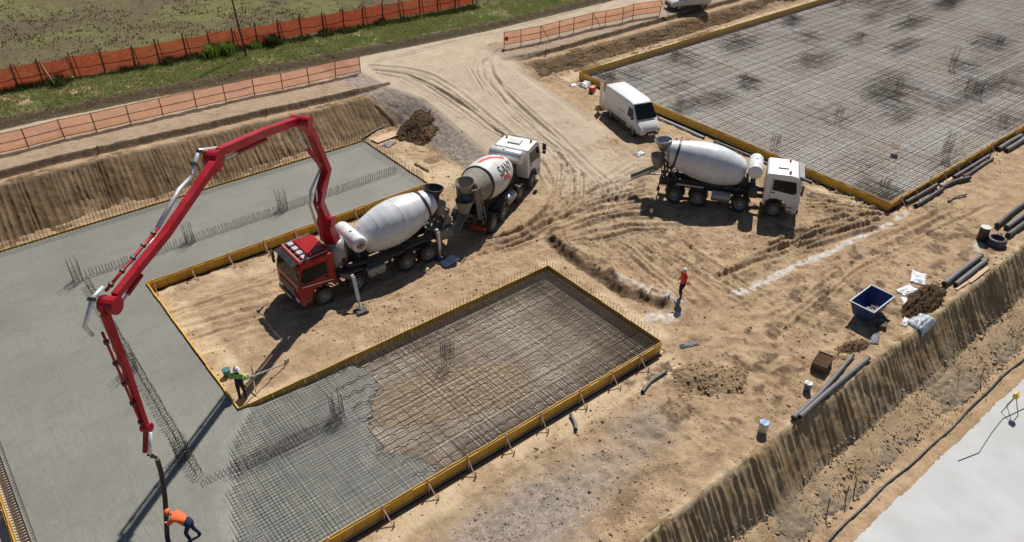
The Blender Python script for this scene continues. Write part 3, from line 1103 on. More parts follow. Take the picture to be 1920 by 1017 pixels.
def fresh_concrete():
    sx = np.arange(-2.05, 23.31, .14)
    sy = np.arange(17.42, 44.62, .14)
    XX, YY = np.meshgrid(sx, sy)
    zz = SLAB_Z + .028 * fbm(XX, YY, .35, 3, seed=71) + .012 * fbm(XX, YY, 1.6, 3, seed=73)
    # ridges left by the hose and the rakes near the pour
    zz += .09 * fbm(XX, YY, 1.1, 4, seed=75) * np.exp(-(((XX - 2.5) / 4) ** 2 + ((YY - 21) / 4) ** 2))
    cov = np.interp(YY, cov_y, cov_x) + .8 * fbm(XX, YY, .8, 3, seed=77)
    fr = np.interp(YY, fr_y, fr_x) + 2.2 * fbm(XX, YY, .55, 4, seed=79)
    t = np.clip((XX - cov) / np.maximum(.5, fr - cov), 0, 1.1)
    slope = SLAB_Z - .17 * sst(0, .25, t) - .10 * sst(.2, .8, t) - .32 * sst(.86, 1.04, t) + .03 * fbm(XX, YY, 1.6, 3, seed=81) * (t > .05)
    pit = (YY < 25.45) & (XX > 1.5)
    zz = np.where(pit, np.minimum(zz, slope), zz)
    cx, cy = (XX[:-1, :-1] + XX[1:, 1:]) / 2, (YY[:-1, :-1] + YY[1:, 1:]) / 2
    island = (cx > 6.15) & (cy > 25.36) & (cy < 36.86)
    dry = (cy < 25.4) & (np.minimum(np.minimum(zz[:-1, :-1], zz[1:, 1:]), np.minimum(zz[:-1, 1:], zz[1:, :-1])) < .045)
    keep = ~island & ~dry
    ix = np.arange(XX.size).reshape(XX.shape)
    F = np.stack([ix[:-1, :-1], ix[:-1, 1:], ix[1:, 1:], ix[1:, :-1]], -1)
    wet = (cx > np.interp(cy, cov_y, cov_x) + .2) & (cy < 25.4)
    F2 = F[keep]
    used, inv = np.unique(F2, return_inverse=True)
    V = np.stack([XX, YY, zz], -1).reshape(-1, 3)[used]
    me = np_mesh('concrete_slab', V, inv.reshape(-1, 4), smooth=True)
    me.materials.append(MATS['wet_concrete'])
    me.materials.append(MATS['slurry'])
    me.polygons.foreach_set('material_index', wet[keep].astype(np.int32))
    o = bpy.data.objects.new('concrete_slab', me)
    C.objects.link(o)
    tag(o, kind='structure')


fresh_concrete()


def sheet(name, x0, x1, y0, y1, z, mat, step=.5, amp=.01):
    sx = np.linspace(x0, x1, int((x1 - x0) / step) + 2)
    sy = np.linspace(y0, y1, int((y1 - y0) / step) + 2)
    XX, YY = np.meshgrid(sx, sy)
    ZZ = z + amp * fbm(XX, YY, .6, 3, seed=5) * 2
    ix = np.arange(XX.size).reshape(XX.shape)
    F = np.stack([ix[:-1, :-1], ix[:-1, 1:], ix[1:, 1:], ix[1:, :-1]], -1).reshape(-1, 4)
    o = link(name, np_mesh(name, np.stack([XX, YY, ZZ], -1).reshape(-1, 3), F, smooth=True), mat=mat)
    return tag(o, kind='structure')


sheet('blinding_concrete', 5.0, 23.3, 17.3, 25.45, .03, 'blinding')
sheet('blinding_concrete', 43.6, 114, 17.7, 45.1, .03, 'blinding_grey')
sheet('blinding_concrete', -3.2, -1.5, 10, 44.9, .03, 'blinding_grey')


# --- formwork of yellow boards
def panel_mesh(w):
    b = MB()
    b.box((0, 0, FORM_H / 2), (w - .012, .027, FORM_H))
    b.box((-w / 2 + .03, -.024, FORM_H / 2), (.035, .02, FORM_H - .06))
    o = b.build('panel', 'form_yellow', bevel=.004)
    me = o.data
    bpy.data.objects.remove(o)
    return me


def stake_mesh():
    b = MB()
    b.bar((0, -.06, -.15), (0, -.055, FORM_H + .10), .055, .045)
    b.bar((0, -.55, -.05), (0, -.08, FORM_H * .8), .045, .03)
    b.bar((.03, -.58, -.2), (.03, -.56, .22), .045)
    o = b.build('stake', 'wood_pink', bevel=.004)
    me = o.data
    bpy.data.objects.remove(o)
    return me


PANEL = {}
STAKE = stake_mesh()


def formwork(a, b, label, w=.5, stakes=2.0, phase=.6, stake_on=True):
    """wall of boards from a to b; its outer face (with the stakes) is on the right when walking from a to b"""
    a, b = Vector((*a, 0)), Vector((*b, 0))
    L = (b - a).length
    ang = math.atan2(b.y - a.y, b.x - a.x)
    t = thing('formwork', label, 'formwork', a, ang, 'yellow board formwork round the foundations')
    n = max(1, round(L / w))
    w = L / n
    key = round(w, 3)
    if key not in PANEL:
        PANEL[key] = panel_mesh(w)
    for i in range(n):
        o = bpy.data.objects.new('panel', PANEL[key])
        C.objects.link(o)
        o.parent = t
        o.location = ((i + .5) * w, rng.uniform(-.006, .006), rng.uniform(-.012, .006))
        o.rotation_euler = (rng.uniform(-.02, .02), 0, rng.uniform(-.012, .012))
    k = MB()
    m = 6.0
    s = 0.0
    while s < L - .01:
        e = min(L, s + m)
        k.bar((s + .01, -.045, FORM_H - .10), (e - .01, -.045, FORM_H - .10), .045, .06)
        s = e
    k.build('waler', 'form_yellow', t, bevel=.004)
    if stake_on:
        s = phase
        while s < L - .2:
            o = bpy.data.objects.new('stake', STAKE)
            C.objects.link(o)
            o.parent = t
            o.location = (s, -.03, 0)
            o.rotation_euler = (rng.uniform(-.06, .06), rng.uniform(-.05, .05), rng.uniform(-.2, .2))
            s += stakes * rng.uniform(.9, 1.1)
    return t


formwork((3.0, 17.42), (23.2, 17.42), 'long yellow formwork in front of the rebar pit, nearest the gravel', phase=.9)
formwork((23.2, 17.42), (23.2, 25.4), 'short yellow formwork closing the rebar pit towards the walking worker', stakes=2.6, phase=1.3, stake_on=False)
formwork((23.2, 25.4), (6.16, 25.4), 'yellow formwork between the rebar pit and the island of the pump truck', stake_on=False)
formwork((6.16, 25.4), (6.16, 36.85), 'yellow formwork edge between wet concrete and the island beside the worker in green sleeves', stake_on=False)
formwork((6.16, 36.85), (23.3, 36.85), 'yellow formwork behind the pump truck along the long concrete strip', phase=.35, stakes=1.95)
formwork((23.3, 36.85), (23.3, 44.6), 'yellow formwork at the far end of the poured concrete strip', stake_on=False)
formwork((23.3, 44.65), (-2.6, 44.65), 'yellow formwork edge of the poured concrete under the scored bank', stake_on=False)
formwork((-2.5, 44.6), (-2.5, 20.0), 'yellow formwork in the bottom left corner beside the edge bars')
formwork((43.7, 45.0), (43.7, 17.72), 'yellow formwork of the large rebar field, facing the van and the truck', stakes=2.4, phase=.5, stake_on=False)
formwork((43.7, 17.72), (84, 17.72), 'yellow formwork of the large rebar field along the black pipes', phase=1.2, stakes=1.7)
formwork((96, 45.05), (43.7, 45.05), 'shaded yellow formwork at the back of the large rebar field below the bank', stake_on=False, w=1.0)


# --- reinforcement
def mat_bars(x0, x1, y0, y1, z, sp, jit=.02, spy=None, ragged=0.0):
    P0, P1 = [], []
    spy = spy or sp
    for y in np.arange(y0, y1, sp):
        yy = y + rng.normal(0, jit)
        P0.append((x0 + rng.uniform(0, .05) + abs(rng.normal(0, ragged)), yy, z))
        P1.append((x1 - rng.uniform(0, .05) - abs(rng.normal(0, ragged)), yy + rng.normal(0, jit), z))
    for x in np.arange(x0, x1, spy):
        xx = x + rng.normal(0, jit)
        P0.append((xx, y0 + rng.uniform(0, .05) + abs(rng.normal(0, ragged)), z + .022))
        P1.append((xx + rng.normal(0, jit), y1 - rng.uniform(0, .05) - abs(rng.normal(0, ragged)), z + .022))
    return P0, P1


def mat_part(parent, name, lists, r, mat='rebar'):
    P0 = [p for l in lists for p in l[0]]
    P1 = [p for l in lists for p in l[1]]
    o = link(name, bars_mesh(name, P0, P1, r), parent, mat)
    o['kind'] = 'stuff'
    return o


def spacer(parent, pts, r=.016, mat='rebar'):
    b = MB()
    b.tube(pts, r, 5)
    return b.build('spacer', mat, parent)


def wavy(x0, x1, y, z, amp, wl):
    pts = []
    ph = rng.uniform(0, 6)
    x = x0
    while x < x1:
        pts.append((x, y + amp * math.sin(2 * PI * x / wl + ph) + rng.normal(0, amp * .25), z))
        x += wl / 7
    return pts


t = thing('rebar_mat', 'brown rebar mesh with wavy spacers in the half poured pit', 'rebar')
mat_part(t, 'top_bars', [mat_bars(2.4, 23.1, 17.52, 25.3, .46, .15)], .0055)
mat_part(t, 'bottom_bars', [mat_bars(9.5, 23.1, 17.52, 25.3, .09, .25)], .0055, 'rebar_rust')
# extra bars along the edges and above the column strip
mat_part(t, 'edge_bars', [mat_bars(12, 23.1, 17.5, 18.6, .43, .1), mat_bars(21.3, 23.1, 17.6, 25.2, .42, .1), mat_bars(12, 22.8, 24.6, 25.3, .43, .1), mat_bars(3.6, 9.5, 22.1, 23.0, .48, .12)], .0055)
for y in np.arange(18.1, 25.2, .78):
    x = 9.6 + rng.uniform(0, .6)
    while x < 22.6:
        e = min(22.9, x + rng.uniform(2.6, 3.4))
        spacer(t, wavy(x, e, y + rng.normal(0, .05), .33, .075, .62), .017)
        x = e + rng.uniform(-.1, .15)

t = thing('rebar_mat', 'wide field of rebar mesh in the large formwork behind the van', 'rebar')
mat_part(t, 'top_bars', [mat_bars(43.85, 112, 17.9, 44.9, .46, .2)], .0045)
mat_part(t, 'bottom_bars', [mat_bars(43.85, 112, 17.9, 44.9, .10, .3)], .005, 'rebar_rust')
cols_big = [(x, y) for x in (45.6, 53.4, 61.9, 70.6, 79.4, 88.0) for y in (19.1, 27.2, 35.9, 43.2)]
dense = []
def loose_bars(x, y, hx, hy, n, z):
    """extra bars dropped round a column, uneven in length and spacing"""
    P0, P1 = [], []
    for _ in range(n):
        if rng.random() < .5:
            v = y + rng.normal(0, hy * .5)
            c, l = x + rng.normal(0, hx * .35), hx * rng.uniform(.4, 1.1)
            a, b_ = (c - l, v, z), (c + l, v + rng.normal(0, .08), z)
        else:
            v = x + rng.normal(0, hx * .5)
            c, l = y + rng.normal(0, hy * .35), hy * rng.uniform(.4, 1.1)
            a, b_ = (v, c - l, z + .015), (v + rng.normal(0, .08), c + l, z + .015)
        if min(a[1], b_[1]) > 17.9 and max(a[1], b_[1]) < 44.9 and min(a[0], b_[0]) > 43.9:
            P0.append(a)
            P1.append(b_)
    return P0, P1


for (x, y) in cols_big:
    dense.append(loose_bars(x + rng.normal(0, .5), y + rng.normal(0, .5), rng.uniform(.7, 3.2), rng.uniform(.6, 2.0), int(rng.uniform(8, 105)), .49))
for k in range(22):
    dense.append(loose_bars(rng.uniform(47, 92), rng.uniform(20, 43), rng.uniform(1.0, 3.2), rng.uniform(.6, 1.8), int(rng.uniform(15, 60)), .50))
mat_part(t, 'column_strip_bars', dense, .006)
mat_part(t, 'edge_bars', [mat_bars(43.9, 46.0, 17.95, 20.5, .48, .09), mat_bars(60, 76, 22.3, 23.8, .50, .14, ragged=.5)], .006)
for y in np.arange(18.4, 44.8, .92):
    x = 44.0 + rng.uniform(0, .5)
    while x < 96:
        e = x + rng.uniform(4.5, 6.5)
        spacer(t, wavy(x, min(e, 99), y + rng.normal(0, .06), .36, .05, .8), .016)
        x = e + rng.uniform(-.1, .3)
for x in np.arange(44.6, 97, 1.15):
    b = MB()
    b.tube([(x + rng.normal(0, .05), 17.95, .40), (x + rng.normal(0, .05), 31, .40), (x + rng.normal(0, .05), 44.85, .40)], .008, 4)
    b.build('spacer', 'rebar', t)


def starter_row(pts0, pts1, sp, h, label, z0=.3, r=.010, hooks=False, group='rows of starter bars', lean=.02):
    """upright bars along a line, each slightly out of plumb"""
    a, b = Vector((*pts0, 0)), Vector((*pts1, 0))
    n = int((b - a).length / sp)
    P0, P1 = [], []
    nrm = Vector((-(b - a).y, (b - a).x, 0)).normalized()
    for i in range(n + 1):
        p = a.lerp(b, i / n)
        hh = h * rng.uniform(.92, 1.06)
        q = p + Vector((rng.normal(0, lean), rng.normal(0, lean), 0))
        P0.append((p.x, p.y, z0))
        P1.append((q.x, q.y, SLAB_Z + hh))
        if hooks:
            q2 = q + nrm * .22
            P0.append((q.x, q.y, SLAB_Z + hh))
            P1.append((q2.x, q2.y, SLAB_Z + hh))
            P0.append((q2.x, q2.y, z0))
            P1.append((q2.x, q2.y, SLAB_Z + hh))
    o = link('starter_bars', bars_mesh('starter_bars', P0, P1, r), mat='rebar')
    tag(o, label, 'rebar', group)
    return o


starter_row((-1.8, 44.45), (23.1, 44.45), .2, .95, 'row of upright starter bars along the concrete edge under the scored bank')
starter_row((23.1, 37.0), (23.1, 44.4), .2, .75, 'row of upright starter bars at the far end of the concrete strip')
starter_row((23.05, 17.6), (23.05, 25.3), .2, .62, 'row of upright starter bars on the short end of the rebar pit', r=.007)
starter_row((13.0, 25.27), (23.0, 25.27), .2, .60, 'row of upright starter bars on the pit side towards the pump truck', r=.006)
starter_row((4.0, 39.25), (22.6, 39.35), .16, .38, 'double row of short hooked bars across the concrete strip between column cages', r=.008, hooks=True)
starter_row((3.75, 38.6), (3.5, 23.0), .17, .42, 'double row of hooked bars crossing the wet concrete below the pump boom', r=.008, hooks=True)
starter_row((3.6, 22.45), (8.2, 22.45), .16, .14, 'row of hooked bars running into the rebar pit from the pour', r=.007, hooks=True)
starter_row((-1.9, 20), (-1.9, 44.4), .13, .12, 'row of low bars on the left edge of the wet concrete', r=.012, lean=.005)
# bars lying across the open joint at the left edge
P0 = [(-2.42, y, .40) for y in np.arange(20, 44.4, .15)]
P1 = [(-2.05, y, .44) for y in np.arange(20, 44.4, .15)]
o = link('joint_bars', bars_mesh('joint_bars', P0, P1, .014), mat='steel_grey')
tag(o, 'comb of short grey bars over the open joint at the left edge', 'rebar')


def cage(x, y, h, label, w=.42, z0=.1, tall=True, d=.42, mat='rebar', group='column starter cages'):
    """column cage: corner bars, side bars and stirrups"""
    P0, P1 = [], []
    for ux in (-1, 0, 1):
        for uy in (-1, 0, 1):
            if ux == 0 and uy == 0:
                continue
            q = (x + ux * w / 2, y + uy * d / 2)
            e = (q[0] + rng.normal(0, .035), q[1] + rng.normal(0, .035))
            P0.append((*q, z0))
            P1.append((*e, SLAB_Z + h * rng.uniform(.93, 1.05) * (1 if (ux and uy) else .96)))
    z = SLAB_Z + .06
    while z < SLAB_Z + h * .55:
        c = [(x - w / 2, y - d / 2, z), (x + w / 2, y - d / 2, z), (x + w / 2, y + d / 2, z), (x - w / 2, y + d / 2, z)]
        for k in range(4):
            P0.append(c[k])
            P1.append(c[(k + 1) % 4])
        z += .16
    o = link('column_cage', bars_mesh('column_cage', P0, P1, .008), mat=mat)
    return tag(o, label, 'rebar', group)


cage(3.55, 39.3, 1.35, 'upright rebar cage in wet concrete, nearest the boom elbow on the left')
cage(9.36, 39.4, 1.25, 'upright rebar cage in the concrete strip, middle of three')
cage(14.9, 39.5, 1.3, 'upright rebar cage in the concrete strip, nearest the pump turret')
cage(3.5, 30.7, 1.3, 'upright rebar cage beside the hanging red boom')
cage(3.45, 24.3, 1.3, 'upright rebar cage at the edge of the pour above the hose worker')
cage(9.3, 22.7, 1.1, 'upright rebar cage in the grey part of the rebar pit')
cage(14.9, 22.8, 1.1, 'upright rebar cage in the middle of the dry rebar pit')
names = {(53.4, 35.9): 'short rebar cage in the large field, straight behind the van roof',
         (61.9, 35.9): 'short rebar cage deep in the large field, second in the row behind the van',
         (61.9, 27.2): 'dark rebar cage near the middle of the large field',
         (70.6, 27.2): 'tall slim rebar cage standing alone near the right of the large field',
         (53.4, 19.1): 'leaning bundle of rebar near the formwork beside the black pipes',
         (53.4, 27.2): 'low dark rebar cage above the truck cab in the large field',
         (45.6, 35.9): 'low rebar cage beside the van in the large field'}
for i, (x, y) in enumerate(cols_big):
    row = {19.1: 'row nearest the black pipes', 27.2: 'second row from the black pipes', 35.9: 'third row from the black pipes', 43.2: 'row below the back formwork'}[y]
    nth = {45.6: 'first', 53.4: 'second', 61.9: 'third', 70.6: 'fourth', 79.4: 'fifth', 88.0: 'sixth'}[x]
    lab = names.get((x, y), 'low rebar cage, %s from the van side in the %s' % (nth, row))
    cage(x, y, 1.5 if (x, y) in ((70.6, 27.2), (53.4, 19.1)) else rng.uniform(.35, .75), lab, mat='rebar' if i % 2 else 'rebar_rust')
cage(66.0, 23.2, 1.0, 'short wall cage of dense rebar in the large field', w=.25, d=1.2)
# ------------------------------------------------------------------ VEHICLES
# every vehicle is built looking along +x, standing on z = 0, with its front axle at x = 0


def wheel_meshes(r, w):
    b = MB()
    b.sm = True
    b.lathe([(r * .60, -w / 2 + .02), (r * .80, -w / 2), (r * .95, -w / 2 + .02), (r, -w / 2 + .06), (r, w / 2 - .06), (r * .95, w / 2 - .02), (r * .80, w / 2), (r * .60, w / 2 - .02)], 24, axis='y')
    b.sm = False
    for k in range(24):
        a = 2 * PI * k / 24
        m = Matrix.Rotation(-a, 4, 'Y')
        b.box((r + .004, 0, 0), (.02, w * .86, .05), m)
    o1 = b.build('wheel', 'tyre')
    c = MB()
    c.sm = True
    c.lathe([(r * .62, -w / 2 + .03), (r * .55, -w / 2 + .06), (r * .50, -w / 2 + .16), (r * .30, -w / 2 + .15), (r * .26, -w / 2 + .02), (r * .10, -w / 2 + .0), (.001, -w / 2 + .0)], 20, axis='y')
    c.lathe([(r * .62, w / 2 - .03), (r * .55, w / 2 - .06), (r * .50, w / 2 - .16), (r * .30, w / 2 - .15), (r * .26, w / 2 - .02), (r * .10, w / 2 - .0), (.001, w / 2 - .0)], 20, axis='y')
    c.sm = False
    for k in range(8):
        a = 2 * PI * k / 8
        c.box((r * .37 * math.cos(a), -w / 2 + .10, r * .37 * math.sin(a)), (.035, .06, .035))
        c.box((r * .37 * math.cos(a), w / 2 - .10, r * .37 * math.sin(a)), (.035, .06, .035))
    o2 = c.build('rim', 'rim_grey')
    r1 = (o1.data, o2.data)
    bpy.data.objects.remove(o1)
    bpy.data.objects.remove(o2)
    return r1


WHEEL_S = wheel_meshes(.51, .33)
WHEEL_D = wheel_meshes(.51, .58)
WHEEL_V = wheel_meshes(.35, .22)


def put_wheel(t, ms, x, y, r):
    o = bpy.data.objects.new('wheel', ms[0])
    C.objects.link(o)
    o.parent = t
    o.location = (x, y, r)
    o.rotation_euler = (0, rng.uniform(0, 6), 0)
    q = bpy.data.objects.new('rim', ms[1])
    C.objects.link(q)
    q.parent = o


def on_side(poly, sy, hw, off):
    """panel lying on the side of a cab (poly in x, z; hw gives the half width at a height)"""
    return [(x, sy * (hw(z) + off), z) for x, z in poly]


def slab_poly(b, pts, thick):
    """flat polygon with thickness (pts counter-clockwise or not, one plane)"""
    pts = [Vector(p) for p in pts]
    n = (pts[1] - pts[0]).cross(pts[2] - pts[0]).normalized() * thick
    k = len(pts)
    b.add(pts + [p + n for p in pts], [tuple(range(k)), tuple(range(2 * k - 1, k - 1, -1))] + [(i, k + i, k + (i + 1) % k, (i + 1) % k) for i in range(k)])


def make_cab(t, paint, roof='hatch', stripe=None):
    keep = {c.name.split('.')[0] for c in t.children}
    HWB, HWT = 1.23, 1.13

    def hw(z):
        return HWB if z < 1.85 else HWB + (HWT - HWB) * (z - 1.85) / 1.1
    prof = [(-.78, .98), (-.64, .98), (-.60, 1.10), (-.42, 1.24), (-.15, 1.30), (.15, 1.30), (.42, 1.24), (.60, 1.10), (.68, .86), (.72, .52),
            (1.22, .42), (1.36, .50), (1.42, .95), (1.42, 1.78), (1.22, 2.66), (1.05, 2.86), (.6, 2.95), (-.70, 2.93), (-.80, 2.82)]
    b = MB()
    b.prism(prof, 0, 0, y0s=[-hw(z) for x, z in prof], y1s=[hw(z) for x, z in prof])
    cab = b.build('cab', paint, t, bevel=.045, seg=2)
    # windscreen in its plane, 12 mm proud
    wx = lambda z: 1.42 + (1.22 - 1.42) * (z - 1.78) / .88
    b = MB()
    slab_poly(b, [(wx(1.83) + .012, -1.10, 1.83), (wx(1.83) + .012, 1.10, 1.83), (wx(2.60) + .012, 1.03, 2.60), (wx(2.60) + .012, -1.03, 2.60)], .012)
    ws = b.build('windscreen', 'dark_glass', t)
    b = MB()
    for s in (-.55, .2):
        b.bar((wx(1.84) + .035, s, 1.84), (wx(2.3) + .035, s + .45, 2.3), .025, .015)
    b.build('wiper', 'black_plastic', ws)
    for s in (-1, 1):
        b = MB()
        pts = on_side([(-.34, 1.90), (.98, 1.74), (1.13, 1.92), (1.0, 2.55), (-.34, 2.58)], s, hw, .012)
        pts = [(x, s * (hw(z) + .012), z) for x, y, z in pts]
        slab_poly(b, pts if s > 0 else pts[::-1], .010)
        b.build('side_window', 'dark_glass', t)
        for x0, z0, x1, z1 in ((1.10, 1.45, 1.14, 1.9), (-.42, 1.34, .1, 1.34), (-.42, 1.37, -.42, 2.66)):
            b = MB()
            b.bar((x0, s * (hw(z0) + .004), z0), (x1, s * (hw(z1) + .004), z1), .018, .018)
            d = b.build('door_seam', 'black_plastic', t)
        b = MB()
        b.box((-.26, s * (HWB + .02), 1.72), (.2, .04, .05))
        b.build('door_handle', 'black_plastic', d)
        b = MB()
        b.bar((1.22, s * 1.2, 2.62), (1.42, s * 1.42, 2.60), .035)
        b.bar((1.28, s * 1.24, 1.95), (1.42, s * 1.42, 2.0), .03)
        b.box((1.42, s * 1.45, 2.36), (.12, .24, .46))
        b.box((1.42, s * 1.45, 1.98), (.12, .22, .2))
        b.build('mirror', 'black_plastic', t, bevel=.02)
        b = MB()
        b.box((1.40, s * .95, .80), (.10, .34, .20))
        b.build('headlight', 'lamp_clear', t, bevel=.02)
        b = MB()
        pts = []
        for k in range(9):
            a = PI * k / 8
            pts.append((.64 * math.cos(a), s * (HWB + .0), .62 + .66 * math.sin(a)))
        b.tube(pts, .045, 6)
        b.build('wheel_arch', 'black_plastic', t)
        b = MB()
        b.box((.92, s * 1.20, .58), (.36, .10, .05))
        b.box((.92, s * 1.20, .84), (.36, .10, .05))
        b.build('step', 'dark_frame', t)
        if stripe:
            b = MB()
            b.bar((-.6, s * (HWB + .008), 1.42), (1.2, s * (HWB + .008), 1.62), .05, .012, upv=(0, s, 0))
            b.build('stripe', stripe, t)
    b = MB()
    b.box((1.43, 0, 1.22), (.05, 1.8, .52))
    g = b.build('grille', 'black_plastic', t, bevel=.02)
    b = MB()
    for k in range(4):
        b.box((1.465, 0, 1.04 + k * .12), (.03, 1.7, .035))
    b.build('grille_slat', 'steel_grey', g)
    b = MB()
    b.box((1.40, 0, .56), (.16, 2.42, .30))
    bp = b.build('bumper', 'black_plastic', t, bevel=.04)
    b = MB()
    b.box((1.485, 0, .56), (.012, .52, .12))
    b.build('number_plate', 'decal_white', bp)
    b = MB()
    b.box((1.28, 0, 2.86), (.34, 2.1, .05), Matrix.Translation((1.28, 0, 2.86)) @ Matrix.Rotation(math.radians(18), 4, 'Y') @ Matrix.Translation((-1.28, 0, -2.86)))
    b.build('sun_visor', 'black_plastic' if paint == 'red_paint' else 'steel_grey', t, bevel=.015)
    if roof == 'hatch':
        b = MB()
        b.box((.15, .1, 2.98), (.62, .85, .07))
        b.build('roof_hatch', 'steel_grey', t, bevel=.02)
        for y in (-.85, .85):
            b = MB()
            b.lathe([(.07, 2.93), (.07, 3.08), (.05, 3.13), (.001, 3.14)], 12, Matrix.Translation((.55, y, 0)))
            b.build('beacon', 'lamp_orange' if y > 0 else 'lamp_red', t)
    else:
        b = MB()
        b.box((-.15, 0, 3.02), (1.15, 1.75, .14))
        rf = b.build('roof_panel', 'red_paint', t, bevel=.05)
        b = MB()
        for k in range(4):
            b.box((.62 + .0 * k, -.75 + .5 * k, 3.02), (.30, .34, .10))
        b.build('lamp_bar', 'pipe_silver', t, bevel=.02)
        b = MB()
        b.bar((.98, -1.0, 3.0), (.98, 1.0, 3.0), .07)
        b.bar((.98, -1.0, 3.0), (-.6, -1.0, 3.06), .05)
        b.bar((.98, 1.0, 3.0), (-.6, 1.0, 3.06), .05)
        b.build('roof_rail', 'steel_grey', t, bevel=.01)
        b = MB()
        b.lathe([(.09, 3.02), (.09, 3.2), (.06, 3.26), (.001, 3.27)], 12, Matrix.Translation((.5, .8, 0)))
        b.build('beacon', 'lamp_red', rf)
    # measured cab size: a little smaller than the drawing above
    K = Matrix.Diagonal((.93, .96, .955, 1))
    def fit(o):
        o.data.transform(K)
        for c in o.children:
            fit(c)
    for c in t.children:
        if c.name.split('.')[0] not in keep:
            fit(c)
    return cab


def make_chassis(t, axles, rear):
    b = MB()
    for s in (-1, 1):
        b.box(((1.0 + rear) / 2, s * .42, .92), (1.0 - rear, .09, .30))
        b.box(((-1.2 + rear) / 2, s * .46, 1.18), (-1.2 - rear, .10, .22))
    for x in np.arange(rear + .2, .8, 1.0):
        b.box((x, 0, .92), (.10, .80, .2))
    for a in axles:
        b.bar((a, -1.0, .52), (a, 1.0, .52), .16)
        b.box((a, 0, .55), (.4, .36, .34))
    b.build('chassis', 'dark_frame', t, bevel=.015)
    for s in (-1, 1):
        b = MB()
        b.sm = True
        b.lathe([(.001, -.55), (.26, -.55), (.31, -.50), (.31, .50), (.26, .55), (.001, .55)], 16, Matrix.Translation((axles[1] - 1.15, s * .93, .78)), axis='x')
        b.build('fuel_tank' if s < 0 else 'air_tank', 'steel_grey', t)
        # mudguards over the rear pair and the second axle
        for a, w in ((axles[1], .36), (axles[2], .60), (axles[3], .60)):
            y = s * (1.07 if w < .5 else .96)
            b = MB()
            for k in range(6):
                a0, a1 = PI * (.12 + .76 * k / 6), PI * (.12 + .76 * (k + 1) / 6)
                b.bar((a + .62 * math.cos(a0), y, .52 + .62 * math.sin(a0)), (a + .62 * math.cos(a1), y, .52 + .62 * math.sin(a1)), w, .03)
            b.build('mudguard', 'black_plastic', t)
    b = MB()
    b.box((rear + .03, 0, .72), (.08, 2.3, .14))
    rb = b.build('rear_bumper', 'dark_frame', t, bevel=.02)
    for s in (-1, 1):
        b = MB()
        b.box((rear - .03, s * .95, .72), (.05, .36, .12))
        b.build('tail_light', 'lamp_red', rb, bevel=.01)
    put_wheel(t, WHEEL_S, axles[0], -1.04, .51)
    put_wheel(t, WHEEL_S, axles[0], 1.04, .51)
    put_wheel(t, WHEEL_S, axles[1], -1.04, .51)
    put_wheel(t, WHEEL_S, axles[1], 1.04, .51)
    for a in axles[2:]:
        put_wheel(t, WHEEL_D, a, -.94, .51)
        put_wheel(t, WHEEL_D, a, .94, .51)


DRUM_PROF = [(.0, .30), (.012, .55), (.05, .78), (.12, .93), (.22, 1.06), (.33, 1.15), (.42, 1.18), (.52, 1.17), (.62, 1.11), (.74, .98), (.86, .82), (.95, .70), (1.0, .64)]


def drum_r(u):
    us = [p[0] for p in DRUM_PROF]
    rs = [p[1] for p in DRUM_PROF]
    return float(np.interp(u, us, rs))


def make_drum(t, F, R, mat, rear_mat=None, split=.86, spin=0.0):
    """mixing drum between F (front, low) and R (rear, high)"""
    F, R = Vector(F), Vector(R)
    ax = (R - F)
    L = ax.length
    q = ax.to_track_quat('X', 'Z').to_matrix().to_4x4()
    m = Matrix.Translation(F) @ q
    us = sorted(set([p[0] for p in DRUM_PROF] + list(np.linspace(.02, 1, 30)) + [split]))
    b = MB()
    b.sm = True
    b.lathe([(.001, 0)] + [(drum_r(u), u * L) for u in us if u <= split + 1e-6], 48, m, axis='x')
    dr = b.build('drum', mat, t)
    b = MB()
    b.sm = True
    b.lathe([(drum_r(u), u * L) for u in us if u >= split - 1e-6] + [(.52, L * .99), (.45, L * .93), (.001, L * .90)], 48, m, axis='x')
    b.build('drum_mouth', rear_mat or mat, t)
    # weld seams and the running ring
    for u in (.22, .52):
        b = MB()
        r = drum_r(u)
        b.lathe([(r - .01, (u - .004) * L), (r + .010, u * L), (r - .01, (u + .004) * L)], 48, m, axis='x')
        b.build('weld_seam', mat, dr)
    b = MB()
    r = drum_r(split)
    b.lathe([(r - .02, (split - .013) * L), (r + .055, (split - .013) * L), (r + .055, (split + .013) * L), (r - .02, (split + .013) * L)], 48, m, axis='x')
    b.build('running_ring', 'black_plastic', t)
    b = MB()
    b.bar(F + Vector((.0, 0, -.1)), (F.x + .05, 0, 1.2), .7, .5)
    b.bar((F.x - .25, -.55, 1.1), F + Vector((.12, -.2, -.2)), .16)
    b.bar((F.x - .25, .55, 1.1), F + Vector((.12, .2, -.2)), .16)
    b.build('gearbox', 'dark_frame', t, bevel=.02)
    return m, L


def drum_patch(m, L, u, th, off=.008):
    r = drum_r(u) + off
    return m @ Vector((u * L, r * math.cos(th), r * math.sin(th)))


